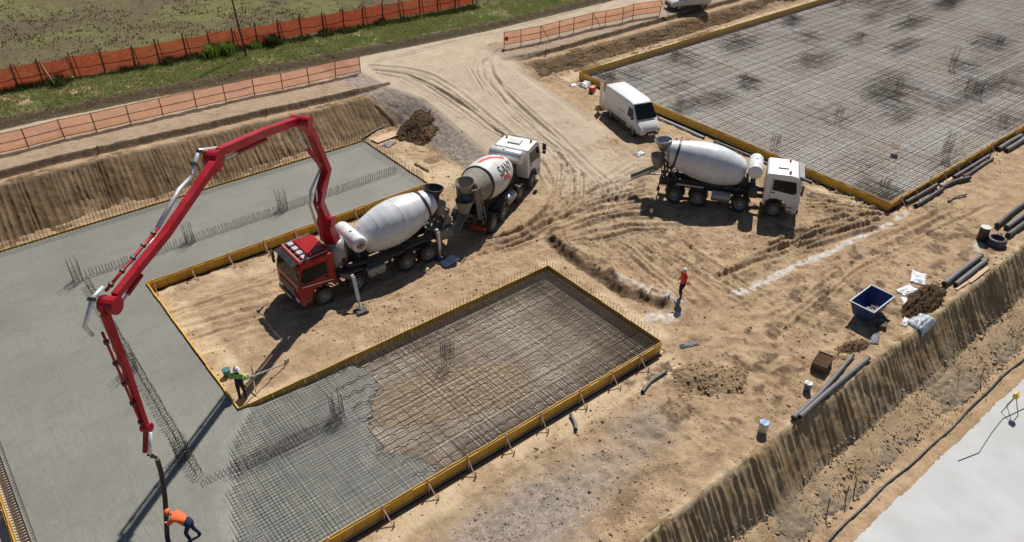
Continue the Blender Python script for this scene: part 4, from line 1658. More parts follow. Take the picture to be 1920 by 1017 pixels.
def make_rear(t, R, dirty='dark_frame', chute_ang=0.6, chute=True, chute_len=1.5, hop_mat='steel_grey'):
    """hopper, frame, chute and ladder behind the drum"""
    R = Vector(R)
    b = MB()
    b.sm = True
    hm = Matrix.Translation((R.x - .18, 0, R.z + .28)) @ Matrix.Rotation(math.radians(-8), 4, 'Y')
    b.lathe([(.52, .42), (.55, .42), (.54, .38), (.34, .0), (.26, -.25), (.22, -.25), (.30, 0), (.50, .38), (.52, .42)], 24, hm, axis='z')
    b.build('hopper', hop_mat, t)
    b = MB()
    for s in (-1, 1):
        b.bar((R.x + .25, s * .62, 1.05), (R.x - .10, s * .55, R.z + .25), .12)
        b.bar((R.x + 1.0, s * .50, 1.1), (R.x + .0, s * .60, R.z - .25), .10)
        b.bar((R.x - .10, s * .55, R.z + .25), (R.x - .35, s * .30, R.z + .15), .07)
        b.tube([(R.x + .62, s * .52, R.z - .80), (R.x + .40, s * .52, R.z - .80)], .13, 12)
    b.bar((R.x + .2, -.62, R.z - .75), (R.x + .2, .62, R.z - .75), .12)
    b.bar((R.x + .25, -.62, 1.15), (R.x + .25, .62, 1.15), .14)
    b.build('rear_frame', dirty, t, bevel=.01)
    b = MB()
    # discharge collector below the mouth
    b.lathe([(.50, .25), (.46, .0), (.26, -.55), (.24, -.55), (.43, 0), (.47, .25)], 18, Matrix.Translation((R.x - .38, 0, R.z - .60)), axis='z')
    b.build('discharge_funnel', 'drum_dusty', t)
    if chute:
        b = MB()
        a = chute_ang
        d = Vector((-math.cos(a), math.sin(a), -.42)).normalized()
        st = Vector((R.x - .38, 0, R.z - 1.12))
        en = st + d * chute_len
        s = d.cross(Vector((0, 0, 1))).normalized()
        n = 8
        V = []
        for p, w in ((st, .30), (en, .25)):
            for k in range(n + 1):
                th = PI * k / n
                V.append(p + s * (w * math.cos(th)) - Vector((0, 0, 1)) * (w * .8 * math.sin(th)))
        for p, w in ((st, .27), (en, .22)):
            for k in range(n + 1):
                th = PI * k / n
                V.append(p + s * (w * math.cos(th)) - Vector((0, 0, 1)) * (w * .8 * math.sin(th)) + Vector((0, 0, .01)))
        k = n + 1
        f = []
        for i in range(n):
            f.append((i, i + 1, k + i + 1, k + i))
            f.append((2 * k + i, 3 * k + i, 3 * k + i + 1, 2 * k + i + 1))
        for i in (0, n):
            f.append((i, k + i, 3 * k + i, 2 * k + i))
        b.add(V, f)
        b.build('chute', 'drum_dusty', t)
        b = MB()
        b.tube([st + Vector((.35, 0, -.5)), st + d * .8 - Vector((0, 0, .22))], .045, 8)
        b.build('chute_ram', 'steel_grey', t)
    b = MB()
    y = -.95
    for s in (-.2, .2):
        b.bar((R.x + .25 + s, y, .9), (R.x + .0 + s, y + .25, R.z + .35), .04)
    for k in range(8):
        f = k / 7
        b.bar((R.x + .05 - .25 * f, y + .25 * f, 1.0 + (R.z - .7) * f), (R.x + .45 - .25 * f, y + .25 * f, 1.0 + (R.z - .7) * f), .03)
    b.build('ladder', dirty, t)


def water_tank(t, x, z, r, half, mat='white_paint'):
    b = MB()
    b.sm = True
    b.lathe([(.001, -half), (r * .7, -half + .0), (r * .95, -half + .05), (r, -half + .12), (r, half - .12), (r * .95, half - .05), (r * .7, half), (.001, half)], 28, Matrix.Translation((x, 0, z)), axis='y')
    o = b.build('water_tank', mat, t)
    b = MB()
    for s in (-half * .5, half * .5):
        b.lathe([(r - .005, s - .03), (r + .012, s - .03), (r + .012, s + .03), (r - .005, s + .03)], 28, Matrix.Translation((x, 0, z)), axis='y')
    b.lathe([(.001, .0), (.08, 0), (.08, .06), (.001, .06)], 12, Matrix.Translation((x, .15, z + r - .01)))
    b.build('tank_strap', mat, o)
    b = MB()
    b.box((x, 0, (z - r + 1.1) / 2 + .02), (.25, 1.0, z - r - 1.1 + .1))
    b.bar((x, -.7, 1.1), (x, -.55, z - .1), .07)
    b.bar((x, .7, 1.1), (x, .55, z - .1), .07)
    b.build('tank_stand', 'dark_frame', t)
    return o


AX = (0, -1.95, -4.45, -5.85)

# --- white mixer truck parked in front of the large formwork
tr = thing('mixer_truck', 'plain white mixer truck parked alone beside the large formwork, chute hanging behind', 'mixer truck', (38.55, 22.3, .0), math.radians(-55.3), 'concrete mixer trucks')
make_chassis(tr, AX, -6.9)
make_cab(tr, 'white_paint')
make_drum(tr, (-1.95, 0, 2.05), (-6.75, 0, 2.85), 'drum_white')
make_rear(tr, (-6.75, 0, 2.85), chute_ang=-.35, chute_len=1.7)
water_tank(tr, -1.42, 2.62, .42, .95)
b = MB()
b.box((-1.35, -.85, 1.35), (.5, .55, .6))
b.build('control_box', 'dark_frame', tr, bevel=.03)
b = MB()
b.box((-5.0, -1.17, 1.32), (1.6, .05, .10))
b.build('side_rail', 'steel_grey', tr)
TRUCK_R = tr

# --- mixer truck with lettering, backed up to the pump truck
ts = thing('mixer_truck', 'mixer truck with red marks and black lettering on its drum, behind the pump truck', 'mixer truck', (28.2, 34.3, .02), math.radians(27.5), 'concrete mixer trucks')
make_chassis(ts, AX, -6.9)
make_cab(ts, 'white_paint')
m, L = make_drum(ts, (-1.95, 0, 2.05), (-6.75, 0, 2.85), 'drum_cream', 'drum_dusty', split=.72)
make_rear(ts, (-6.75, 0, 2.85), dirty='drum_dusty', chute_ang=.0, chute_len=1.3, hop_mat='drum_dusty')
water_tank(ts, -1.42, 2.62, .42, 1.05, 'pipe_silver')


def drum_text(word, m, L, u0, u1, th0, h, mat, parent, name):
    cu = bpy.data.curves.new('txt', 'FONT')
    cu.body = word
    cu.size = 1.0
    cu.offset = .018
    cu.resolution_u = 3
    ob = bpy.data.objects.new('txt', cu)
    C.objects.link(ob)
    dg = bpy.context.evaluated_depsgraph_get()
    me = bpy.data.meshes.new_from_object(ob.evaluated_get(dg))
    bpy.data.objects.remove(ob)
    bm = bmesh.new()
    bm.from_mesh(me)
    bmesh.ops.triangulate(bm, faces=bm.faces)
    for _ in range(2):
        ed = [e for e in bm.edges if e.calc_length() > .12]
        bmesh.ops.subdivide_edges(bm, edges=ed, cuts=1)
    bmesh.ops.triangulate(bm, faces=bm.faces)
    xs = [v.co.x for v in bm.verts]
    ys = [v.co.y for v in bm.verts]
    w, hh = max(xs) - min(xs), max(ys) - min(ys)
    for v in bm.verts:
        fx = (v.co.x - min(xs)) / w
        fy = (v.co.y - min(ys)) / hh
        u = u0 + (u1 - u0) * fx
        th = th0 + (fy - .5) * h / drum_r(u)
        v.co = drum_patch(m, L, u, th, .010)
    bm.to_mesh(me)
    bm.free()
    me.materials.clear()
    o = bpy.data.objects.new(name, me)
    C.objects.link(o)
    o.parent = parent
    me.materials.append(MATS[mat])
    return o


def drum_band(m, L, path, width, mat, parent, name):
    """stripe on the drum: path of (u, angle), width in metres"""
    P = np.array(path, float)
    d = np.r_[0, np.cumsum(np.hypot(np.diff(P[:, 0]) * L, np.diff(P[:, 1]) * 1.1))]
    t = np.linspace(0, d[-1], 40)
    us, th = np.interp(t, d, P[:, 0]), np.interp(t, d, P[:, 1])
    V, F = [], []
    for i in range(len(t)):
        j0, j1 = max(0, i - 1), min(len(t) - 1, i + 1)
        dx, dy = (us[j1] - us[j0]) * L, (th[j1] - th[j0]) * 1.1
        k = math.hypot(dx, dy)
        nx, ny = -dy / k, dx / k
        for s in (-.5, -.17, .17, .5):
            V.append(drum_patch(m, L, us[i] + nx * width * s / L, th[i] + ny * width * s / 1.1, .007))
    for i in range(len(t) - 1):
        for q in range(3):
            F.append((i * 4 + q, i * 4 + q + 1, i * 4 + 4 + q + 1, i * 4 + 4 + q))
    b = MB()
    b.sm = True
    b.add(V, F)
    return b.build(name, mat, parent)


# right-hand side of the drum (towards -y); angle 0 points to the truck's +y side in the drum's own frame
TXT = drum_text('SANY', m, L, .56, .15, .62, .62, 'decal_black', ts, 'lettering')
drum_band(m, L, [(.62, 1.80), (.42, 1.52), (.30, 1.28), (.22, 1.12)], .22, 'decal_red', ts, 'red_mark')
drum_band(m, L, [(.22, 1.12), (.17, 1.40)], .16, 'decal_red', ts, 'red_mark')
drum_band(m, L, [(.50, .22), (.35, .22), (.30, -.05), (.27, -.62)], .25, 'decal_red', ts, 'red_mark')
b = MB()
b.box((-6.95, -.75, .78), (.06, .9, .16))
b.build('rear_board', 'lamp_red', ts)

# --- mixer truck with concrete pump and red folding boom
tp = thing('pump_truck', 'red cab mixer pump truck with a raised red folding boom over the fresh concrete', 'pump truck', (12.75, 31.45, .0), PI)
AXP = (0, -1.85, -4.85, -6.2)
make_chassis(tp, AXP, -7.2)
make_cab(tp, 'red_paint', roof='rack', stripe='decal_white')
make_drum(tp, (-2.75, 0, 2.10), (-7.25, 0, 2.95), 'drum_white')
make_rear(tp, (-7.25, 0, 2.95), chute=False, hop_mat='black_plastic')
water_tank(tp, -2.32, 2.55, .43, 1.05)
b = MB()
b.lathe([(.001, 1.066), (.26, 1.062), (.26, 1.058)], 20, Matrix.Translation((-2.32, 0, 2.55)), axis='y')
b.build('tank_badge', 'steel_grey', tp)
b = MB()
b.box((-2.32, 1.075, 2.55), (.40, .012, .10))
b.box((-2.32, 1.075, 2.55), (.05, .016, .36))
b.build('tank_lettering', 'wood_brown', tp)
# hoses and pump gear behind, below the other truck's chute
b = MB()
b.box((-7.75, 0, .95), (.9, 1.3, .7), taper=1.15)
b.build('pump_hopper', 'drum_dusty', tp, bevel=.03)
b = MB()
for k in range(5):
    y0 = rng.uniform(-.7, .7)
    b.tube([(-7.2, y0, 1.4 + .2 * k), (-7.6, y0 + rng.uniform(-.3, .3), 1.9), (-7.9, y0 * .6, 1.3), (-7.5, y0 * .4, .8)], .05, 7)
b.build('hydraulic_hose', 'black_plastic', tp)
# dusty discharge gear crowded between the two trucks
b = MB()
for x0, y0, z0, x1, y1, z1, w in ((-7.5, -.5, 1.1, -8.1, -.5, 2.3, .10), (-7.5, .5, 1.1, -8.1, .45, 2.3, .10), (-8.1, -.5, 2.3, -8.1, .45, 2.3, .09), (-7.4, .2, 2.4, -8.2, .1, 1.6, .12), (-8.2, -.4, .5, -8.2, .4, 1.2, .12), (-7.6, .65, .7, -8.3, .75, 1.5, .09)):
    b.bar((x0, y0, z0), (x1, y1, z1), w)
b.box((-8.0, .1, 1.55), (.5, .7, .35))
b.build('discharge_frame', 'drum_dusty', tp, bevel=.01)
b = MB()
b.lathe([(.34, 1.75), (.40, 1.95), (.36, 1.95), (.28, 1.75), (.20, 1.3), (.24, 1.3), (.34, 1.75)], 16, Matrix.Translation((-7.95, .1, 0)))
b.build('discharge_cone', 'drum_dusty', tp)
b = MB()
b.tube([(-7.5, .3, .8), (-7.0, 1.0, .75), (-4.0, 1.0, 1.25), (-1.6, .9, 1.5), (-1.45, .3, 2.0)], .085, 10)
b.build('delivery_pipe', 'dark_frame', tp)
# near side (towards the camera, +y in the truck's frame) platform and tool boxes
b = MB()
b.box((-1.7, 1.0, 1.30), (1.0, .45, .10))
b.box((-3.6, .95, 1.32), (2.2, .5, .06))
b.box((-5.6, 1.0, 1.42), (1.8, .42, .06))
b.build('walkway', 'dark_frame', tp, bevel=.01)
b = MB()
b.box((-3.25, 1.05, .80), (.42, .36, .50))
b.box((-2.75, 1.05, .80), (.42, .36, .50))
b.build('battery_box', 'steel_grey', tp, bevel=.04)


def outrigger(t, root, knee, foot, mat='steel_grey'):
    b = MB()
    b.bar(root, knee, .20, .22)
    b.build('outrigger_beam', 'steel_grey', t, bevel=.02)
    b = MB()
    b.bar(knee, (knee[0] * .3 + foot[0] * .7, knee[1] * .3 + foot[1] * .7, knee[2] * .3 + foot[2] * .7), .17, .17)
    b.tube([knee, foot], .06, 10)
    o = b.build('outrigger_leg', 'pipe_silver', t, bevel=.01)
    b = MB()
    b.box((foot[0], foot[1], foot[2] - .02), (.5, .5, .05))
    b.box((foot[0], foot[1], foot[2] - .09), (.62, .55, .09))
    b.build('outrigger_foot', 'dark_frame', o, bevel=.01)


outrigger(tp, (-1.15, .9, 1.15), (-1.35, 1.75, 1.45), (-1.05, 2.75, .12))
outrigger(tp, (-1.15, -.9, 1.15), (-1.35, -1.7, 1.4), (-1.1, -2.5, .12))
outrigger(tp, (-6.9, .7, 1.6), (-6.9, 1.05, 1.6), (-6.85, 1.25, .12))
outrigger(tp, (-6.9, -.7, 1.6), (-6.9, -1.05, 1.6), (-6.85, -1.25, .12))

# joints of the boom in its vertical plane: metres out from the turret, metres up
BOOM_PTS = {
    'shoulder': (0.44, 4.05),
    'kink1': (0.92, 5.36),
    'kink1b': (0.61, 5.71),
    'kink2': (-0.34, 6.47),
    'top1': (0.67, 8.86),
    'corner': (1.42, 9.70),
    'e2': (7.70, 11.20),
    'elbow': (8.19, 11.21),
    'mid3': (11.89, 10.33),
    'e3': (14.81, 9.91),
    'e4': (15.20, 9.57),
    'm4': (15.15, 7.38),
    'b4': (15.18, 4.76),
    'tip': (15.59, 3.99),
    'hose1': (15.40, 3.48),
}
HOSE = [(2.26, 21.67, 2.75), (2.11, 21.47, 1.95), (1.87, 21.13, 1.20), (1.65, 20.68, 0.62)]

# boom: its vertical plane leaves the turret towards the pour
TX, TY, BAZ = 14.14, 31.50, math.radians(39.5)
W2L = (Matrix.Translation((12.75, 31.45, 0)) @ Matrix.Rotation(PI, 4, 'Z')).inverted()
BD = Vector((-math.cos(BAZ), -math.sin(BAZ), 0))
BN = Vector((BD.y, -BD.x, 0))          # sideways, towards the viewer's left


def bp(s, h, side=0.0):
    """point of the boom plane: s metres out from the turret, h up"""
    return W2L @ (Vector((TX, TY, 0)) + BD * s + Vector((0, 0, h)) + BN * side)


BUP = (W2L.to_3x3() @ BN)


def beam(name, pts, sizes, mat='boom_red', side=0.0, parent=None, bevel=.025):
    """box beam through (s, h) points; sizes = depth in the plane, width across"""
    b = MB()
    V, F = [], []
    n = len(pts)
    sizes = [(a * .80, c_ * .88) for a, c_ in sizes]
    for i, (s, h) in enumerate(pts):
        if i == 0:
            d = Vector((pts[1][0] - s, pts[1][1] - h))
        elif i == n - 1:
            d = Vector((s - pts[i - 1][0], h - pts[i - 1][1]))
        else:
            d = Vector((pts[i + 1][0] - s, pts[i + 1][1] - h)).normalized() + Vector((s - pts[i - 1][0], h - pts[i - 1][1])).normalized()
        d.normalize()
        nx, nz = -d.y, d.x
        dep, wid = sizes[i]
        for a, c in ((-1, -1), (1, -1), (1, 1), (-1, 1)):
            V.append(bp(s + nx * a * dep / 2, h + nz * a * dep / 2, side + c * wid / 2))
    for i in range(n - 1):
        for k in range(4):
            F.append((i * 4 + k, i * 4 + (k + 1) % 4, i * 4 + 4 + (k + 1) % 4, i * 4 + 4 + k))
    F.append((3, 2, 1, 0))
    F.append(tuple((n - 1) * 4 + k for k in range(4)))
    b.add(V, F)
    return b.build(name, mat, parent or tp, bevel=bevel)


BOOM = dict(BOOM_PTS)
b = MB()
b.sm = True
b.lathe([(.62, 1.45), (.62, 2.35), (.55, 2.42), (.50, 2.70), (.001, 2.70)], 24, W2L @ Matrix.Translation((TX, TY, 0)))
b.build('turret', 'steel_grey', tp)
B_ = BOOM
beam('boom_root', [(0.05, 2.62), (B_['shoulder'][0] * .8, 3.4), B_['shoulder']], [(.75, .72), (.7, .62), (.62, .52)])
s1 = beam('boom_arm', [B_['shoulder'], B_['kink1'], B_['kink1b'], B_['kink2'], B_['top1'], B_['corner']], [(.62, .46), (.62, .44), (.62, .44), (.60, .42), (.52, .40), (.46, .38)])
s2 = beam('boom_arm', [B_['corner'], (B_['corner'][0] * .5 + B_['e2'][0] * .5, B_['corner'][1] * .5 + B_['e2'][1] * .5 + .06), B_['e2']], [(.44, .36), (.44, .34), (.40, .32)], side=.22)
s3 = beam('boom_arm', [B_['elbow'], B_['mid3'], B_['e3']], [(.42, .30), (.40, .28), (.32, .24)], side=-.05)
s4 = beam('boom_arm', [B_['e4'], B_['m4'], B_['b4'], B_['tip']], [(.34, .22), (.30, .20), (.26, .18), (.22, .16)], side=.12)


def pin(name, p, r, w, parent, mat='boom_red', side=0.0):
    b = MB()
    b.tube([bp(p[0], p[1], side - w / 2), bp(p[0], p[1], side + w / 2)], r, 16)
    b.build(name, mat, parent)


def ram(parent, a, c, side=0.0, r=.09):
    """hydraulic cylinder with its bright rod"""
    a, c = Vector(a), Vector(c)
    mid = a.lerp(c, .62)
    b = MB()
    b.tube([bp(a.x, a.y, side), bp(mid.x, mid.y, side)], r, 10)
    o = b.build('boom_cylinder', 'boom_red', parent)
    b = MB()
    b.tube([bp(mid.x, mid.y, side), bp(c.x, c.y, side)], r * .55, 8)
    b.build('piston_rod', 'pipe_silver', o)


pin('joint_pin', B_['shoulder'], .30, .74, tp)
pin('joint_pin', B_['corner'], .26, .86, tp)
pin('joint_pin', B_['elbow'], .32, .50, tp, side=.08)
pin('joint_pin', (B_['e3'][0] * .5 + B_['e4'][0] * .5, B_['e3'][1] * .5 + B_['e4'][1] * .5), .28, .50, tp, side=.02)
pin('joint_pin', B_['b4'], .17, .30, tp, side=.12)
ram(s1, (B_['shoulder'][0] + .75, B_['shoulder'][1] - .6), (B_['kink2'][0] + 1.35, B_['kink2'][1] - .3), .0, .08)
ram(s1, (B_['kink2'][0] + .55, B_['kink2'][1] + .5), (B_['corner'][0] + .5, B_['corner'][1] - .55), .0, .10)
ram(s2, (B_['e2'][0] * .45 + B_['corner'][0] * .55, B_['e2'][1] * .45 + B_['corner'][1] * .55 - .27), (B_['elbow'][0] - .30, B_['elbow'][1] - .30), .2, .09)
ram(s3, (B_['e3'][0] * .55 + B_['mid3'][0] * .45, B_['e3'][1] * .55 + B_['mid3'][1] * .45 - .30), (B_['e4'][0] - .42, B_['e4'][1] - .05), -.05, .08)
# links at the joints
b = MB()
b.bar(bp(B_['elbow'][0] - .45, B_['elbow'][1] + .12, .1), bp(B_['elbow'][0] + .25, B_['elbow'][1] - .55, .1), .10, .16)
b.bar(bp(B_['elbow'][0] - .25, B_['elbow'][1] - .55, .1), bp(B_['elbow'][0] + .35, B_['elbow'][1] - .35, .1), .10, .16)
b.build('joint_link', 'boom_red', tp, bevel=.01)
b = MB()
b.bar(bp(B_['e3'][0] - .35, B_['e3'][1] - .35, .1), bp(B_['e4'][0] + .12, B_['e4'][1] + .12, .1), .12, .34)
b.bar(bp(B_['e4'][0] - .55, B_['e4'][1] - .20, .1), bp(B_['e4'][0] - .05, B_['e4'][1] + .05, .1), .10, .20)
b.build('joint_link', 'boom_red', tp, bevel=.01)


def along(p, q, off, n, side):
    """points beside the line p-q, off metres above it in the boom plane"""
    p, q = Vector(p), Vector(q)
    d = (q - p).normalized()
    nn = Vector((-d.y, d.x))
    return [bp(*(p.lerp(q, k / (n - 1)) + nn * off), side) for k in range(n)]


# conveying pipe beside the arms, with clamps
def pipe_run(pts, r, mat='pipe_silver'):
    b = MB()
    b.sm = True
    b.tube(pts, r, 8)
    b.build('conveying_pipe', mat, tp)


E_, M_, T_ = B_['elbow'], B_['mid3'], B_['tip']
pipe_run([bp(.35, 2.8, .40), bp(B_['shoulder'][0] + .35, B_['shoulder'][1], .38), bp(B_['kink1'][0] + .30, B_['kink1'][1], .34), bp(B_['kink1b'][0] + .30, B_['kink1b'][1] + .25, .33), bp(B_['kink2'][0] + .05, B_['kink2'][1], .30), bp(B_['top1'][0], B_['top1'][1], .28)], .065)
pipe_run(along(B_['corner'], B_['e2'], -.10, 4, .50), .065)
pipe_run([bp(B_['e2'][0] - .2, B_['e2'][1] + .05, .35), bp(E_[0] + .35, E_[1] + .45, .34), bp(E_[0] + .85, E_[1] + .22, .3), bp(E_[0] + 1.1, E_[1] - .12, .3), bp(M_[0] * .55 + E_[0] * .45, M_[1] * .55 + E_[1] * .45 + .30, .28), bp(M_[0], M_[1] + .18, .2)], .08)
pipe_run([bp(B_['e3'][0], B_['e3'][1] + .3, .24), bp(B_['e3'][0] + .45, B_['e3'][1] + .22, .3), bp(B_['e4'][0] + .65, B_['e4'][1] - .05, .34), bp(B_['e4'][0] + .5, B_['e4'][1] - .5, .34)], .07)
pipe_run([bp(B_['b4'][0] + .1, B_['b4'][1] - .1, -.05), bp(T_[0] + .05, T_[1] + .05, -.1), bp(T_[0] - .1, T_[1] - .2, -.1), bp(*B_['hose1'], -.06)], .07)
pipe_run(along(M_, B_['e3'], .20, 4, .16), .05, 'boom_red')
pipe_run(along((B_['e4'][0] + .2, B_['e4'][1] - .5), B_['b4'], .11, 6, .15), .042, 'boom_red')
b = MB()
for p, q, off, side, k in ((B_['corner'], B_['e2'], -.10, .50, 5), (B_['mid3'], B_['e3'], .20, .16, 5), ((B_['e4'][0] + .2, B_['e4'][1] - .5), B_['b4'], .11, .15, 5)):
    pts = along(p, q, off, k * 8, side)
    for i in range(3, len(pts) - 2, 8):
        b = MB()
        b.tube([pts[i], pts[i + 1]], .085, 8)
        b.build('pipe_clamp', 'black_plastic', tp)
for p in ((B_['elbow'][0] + .35, B_['elbow'][1] + .45), (B_['elbow'][0] + .85, B_['elbow'][1] + .22), (B_['e3'][0] + .45, B_['e3'][1] + .22), B_['tip'], (B_['tip'][0] - .1, B_['tip'][1] - .2)):
    q = bp(p[0], p[1], .32 if p[1] > 5 else -.08)
    b = MB()
    b.tube([q, q + Vector((.05, .05, -.06))], .12, 8)
    b.build('pipe_clamp', 'black_plastic', tp)
# white marks on the arms
b = MB()
for p, q, f0, f1, side in ((B_['e4'], B_['b4'], .26, .31, .24), (B_['e4'], B_['b4'], .36, .44, .24), (B_['e4'], B_['b4'], .50, .56, .24), (B_['elbow'], B_['e3'], .60, .66, .09)):
    p, q = Vector(p), Vector(q)
    u, v = p.lerp(q, f0), p.lerp(q, f1)
    b.bar(bp(u.x, u.y, side), bp(v.x, v.y, side), .012, .14, upv=tuple(Vector((0, 0, 1)).cross(BUP)))
b.build('arm_mark', 'decal_white', tp)
# end hose hanging to the pour
b = MB()
b.sm = True
hp = [bp(*B_['hose1'], -.06)] + [W2L @ Vector(p) for p in HOSE] + [W2L @ Vector((HOSE[-1][0] + .25, HOSE[-1][1] - .35, .58)), W2L @ Vector((HOSE[-1][0] + .8, HOSE[-1][1] - .8, .57))]
fine = []
for i in range(len(hp) - 1):
    p0, p1, p2, p3 = hp[max(0, i - 1)], hp[i], hp[i + 1], hp[min(len(hp) - 1, i + 2)]
    for k in range(5):
        s = k / 5
        fine.append(.5 * ((2 * p1) + (-p0 + p2) * s + (2 * p0 - 5 * p1 + 4 * p2 - p3) * s * s + (-p0 + 3 * p1 - 3 * p2 + p3) * s ** 3))
b.tube(fine + [hp[-1]], .085, 10)
b.build('end_hose', 'rubber_hose', tp)


# --- body shells from cross sections (van and car)
def shell(name, secs, mat, parent, bevel=0.0):
    """secs: (x, z_bottom, z_belt, z_top, half width bottom, half width belt, half width top)"""
    V, F = [], []
    for x, zb, zm, zt, wb, wm, wt in secs:
        ring = [(wb * .94, zb), (wb, zb + .08), (wm, (zb + zm) / 2), (wm, zm), (wt + (wm - wt) * .35, zm + (zt - zm) * .7), (wt, zt - .05), (wt * .86, zt)]
        pts = [(x, -y, z) for y, z in ring] + [(x, y, z) for y, z in ring[::-1]]
        V += pts
    k = 14
    for i in range(len(secs) - 1):
        for j in range(k):
            F.append((i * k + j, i * k + (j + 1) % k, (i + 1) * k + (j + 1) % k, (i + 1) * k + j))
    F.append(tuple(range(k - 1, -1, -1)))
    F.append(tuple((len(secs) - 1) * k + j for j in range(k)))
    b = MB()
    b.sm = True
    b.add(V, F)
    o = b.build(name, mat, parent)
    for p in o.data.polygons:
        if len(p.vertices) > 4:
            p.use_smooth = False
    md = o.modifiers.new('edges', 'BEVEL')
    md.width = .02
    md.segments = 2
    md.limit_method = 'ANGLE'
    md.angle_limit = math.radians(25)
    return o


# --- large white panel van with one rear door swung open
VX, VY, VA = 40.12, 34.64, math.radians(-105.8)
tv = thing('panel_van', 'white high-roof panel van with its rear door open, beside the large formwork', 'van', (VX, VY, gz(40.6, 36.5)), VA)
vs = [(-4.78, .42, 1.3, 2.42, .95, 1.0, .86), (-4.6, .40, 1.3, 2.48, .97, 1.02, .88), (-2.0, .40, 1.3, 2.52, .97, 1.02, .88), (-.70, .40, 1.3, 2.50, .97, 1.02, .87), (-.32, .40, 1.3, 2.38, .97, 1.02, .83),
      (.16, .42, 1.25, 1.85, .97, 1.01, .86), (.60, .42, 1.12, 1.34, .96, 1.0, .88), (.98, .42, 1.00, 1.17, .93, .97, .84), (1.22, .42, .88, 1.02, .86, .92, .76), (1.36, .44, .76, .86, .76, .84, .66), (1.40, .48, .68, .74, .68, .76, .60)]
tv.scale = (.87, .90, .93)
shell('body', vs, 'white_paint', tv)
b = MB()
slab_poly(b, [(.57, -.86, 1.39), (.57, .86, 1.39), (-.25, .79, 2.31), (-.25, -.79, 2.31)], .02)
w = b.build('windscreen', 'dark_glass', tv, mtx=Matrix.Translation((.03, 0, .03)))
for s in (-1, 1):
    b = MB()
    pts = [(.20, s * 1.01, 1.36), (-.70, s * 1.03, 1.40), (-.70, s * .965, 2.05), (-.14, s * .955, 2.05)]
    slab_poly(b, pts if s < 0 else pts[::-1], .012)
    b.build('side_window', 'dark_glass', tv)
    b = MB()
    b.box((.22, s * 1.13, 1.50), (.10, .20, .30))
    b.bar((.22, s * .95, 1.45), (.22, s * 1.12, 1.45), .05)
    b.build('mirror', 'black_plastic', tv, bevel=.03)
    b = MB()
    b.box((-2.1, s * 1.015, .62), (2.6, .03, .16))
    b.box((-1.7, s * 1.022, 1.42), (1.1, .02, .05))
    b.build('side_trim', 'black_plastic', tv, bevel=.01)
    for x in (-.92, -1.95):
        b = MB()
        b.box((x, s * 1.018, .95), (.014, .012, .72))
        b.build('door_seam', 'black_plastic', tv)
    b = MB()
    b.box((1.24, s * .70, .82), (.20, .28, .20))
    b.build('headlight', 'lamp_clear', tv, bevel=.04)
    put_wheel(tv, WHEEL_V, 0.25, s * .88, .35)
    put_wheel(tv, WHEEL_V, -3.45, s * .88, .35)
    b = MB()
    for wx in (.25, -3.45):
        b.tube([(wx + .42 * math.cos(PI * k / 8), s * .985, .38 + .42 * math.sin(PI * k / 8)) for k in range(9)], .035, 6)
    b.build('wheel_arch', 'black_plastic', tv)
b = MB()
b.box((1.39, 0, .62), (.06, .9, .20))
b.box((1.38, 0, .46), (.10, 1.4, .14))
b.build('grille', 'black_plastic', tv, bevel=.02)
b = MB()
b.box((1.44, 0, .48), (.012, .5, .11))
b.build('number_plate', 'decal_white', tv)
# dark load space and the two rear doors
b = MB()
b.box((-4.79, 0, 1.42), (.03, 1.62, 1.85))
b.build('load_opening', 'black_plastic', tv)
hinge = Matrix.Translation((-4.82, -.98, 0)) @ Matrix.Rotation(math.radians(-8), 4, 'Z')
b = MB()
b.box((-.42, -.02, 1.42), (.82, .05, 1.86), hinge)
d = b.build('rear_door', 'white_paint', tv, bevel=.02)
b = MB()
b.box((-.45, .03, 1.85), (.5, .02, .5), hinge)
b.build('door_window', 'dark_glass', d)
b = MB()
b.box((-4.83, .42, 1.42), (.05, .80, 1.86))
b.build('rear_door', 'white_paint', tv, bevel=.02)
b = MB()
b.box((-4.86, 0, .48), (.14, 1.7, .14))
b.build('rear_bumper', 'black_plastic', tv, bevel=.02)

# --- white car at the top edge
CXx, CYy = 61.0, 50.1
tc = thing('car', 'white car on the dirt road at the top edge, half outside the picture', 'car', (CXx, CYy, gz(CXx, CYy) + .0), math.radians(158))
cs = [(-3.35, .45, .85, 1.0, .78, .84, .70), (-3.2, .32, .90, 1.30, .82, .88, .66), (-2.6, .30, .92, 1.58, .84, .90, .64), (-1.4, .30, .92, 1.62, .84, .90, .66), (-.75, .30, .92, 1.55, .84, .90, .66),
      (.05, .30, .90, 1.02, .84, .90, .76), (.55, .32, .80, .92, .82, .88, .74), (.78, .36, .66, .80, .74, .82, .66), (.84, .42, .60, .70, .68, .76, .60)]
shell('body', cs, 'white_paint', tc)
b = MB()
slab_poly(b, [(.02, -.78, 1.04), (.02, .78, 1.04), (-.72, .62, 1.52), (-.72, -.62, 1.52)], .02)
b.build('windscreen', 'dark_glass', tc, mtx=Matrix.Translation((.03, 0, .025)))
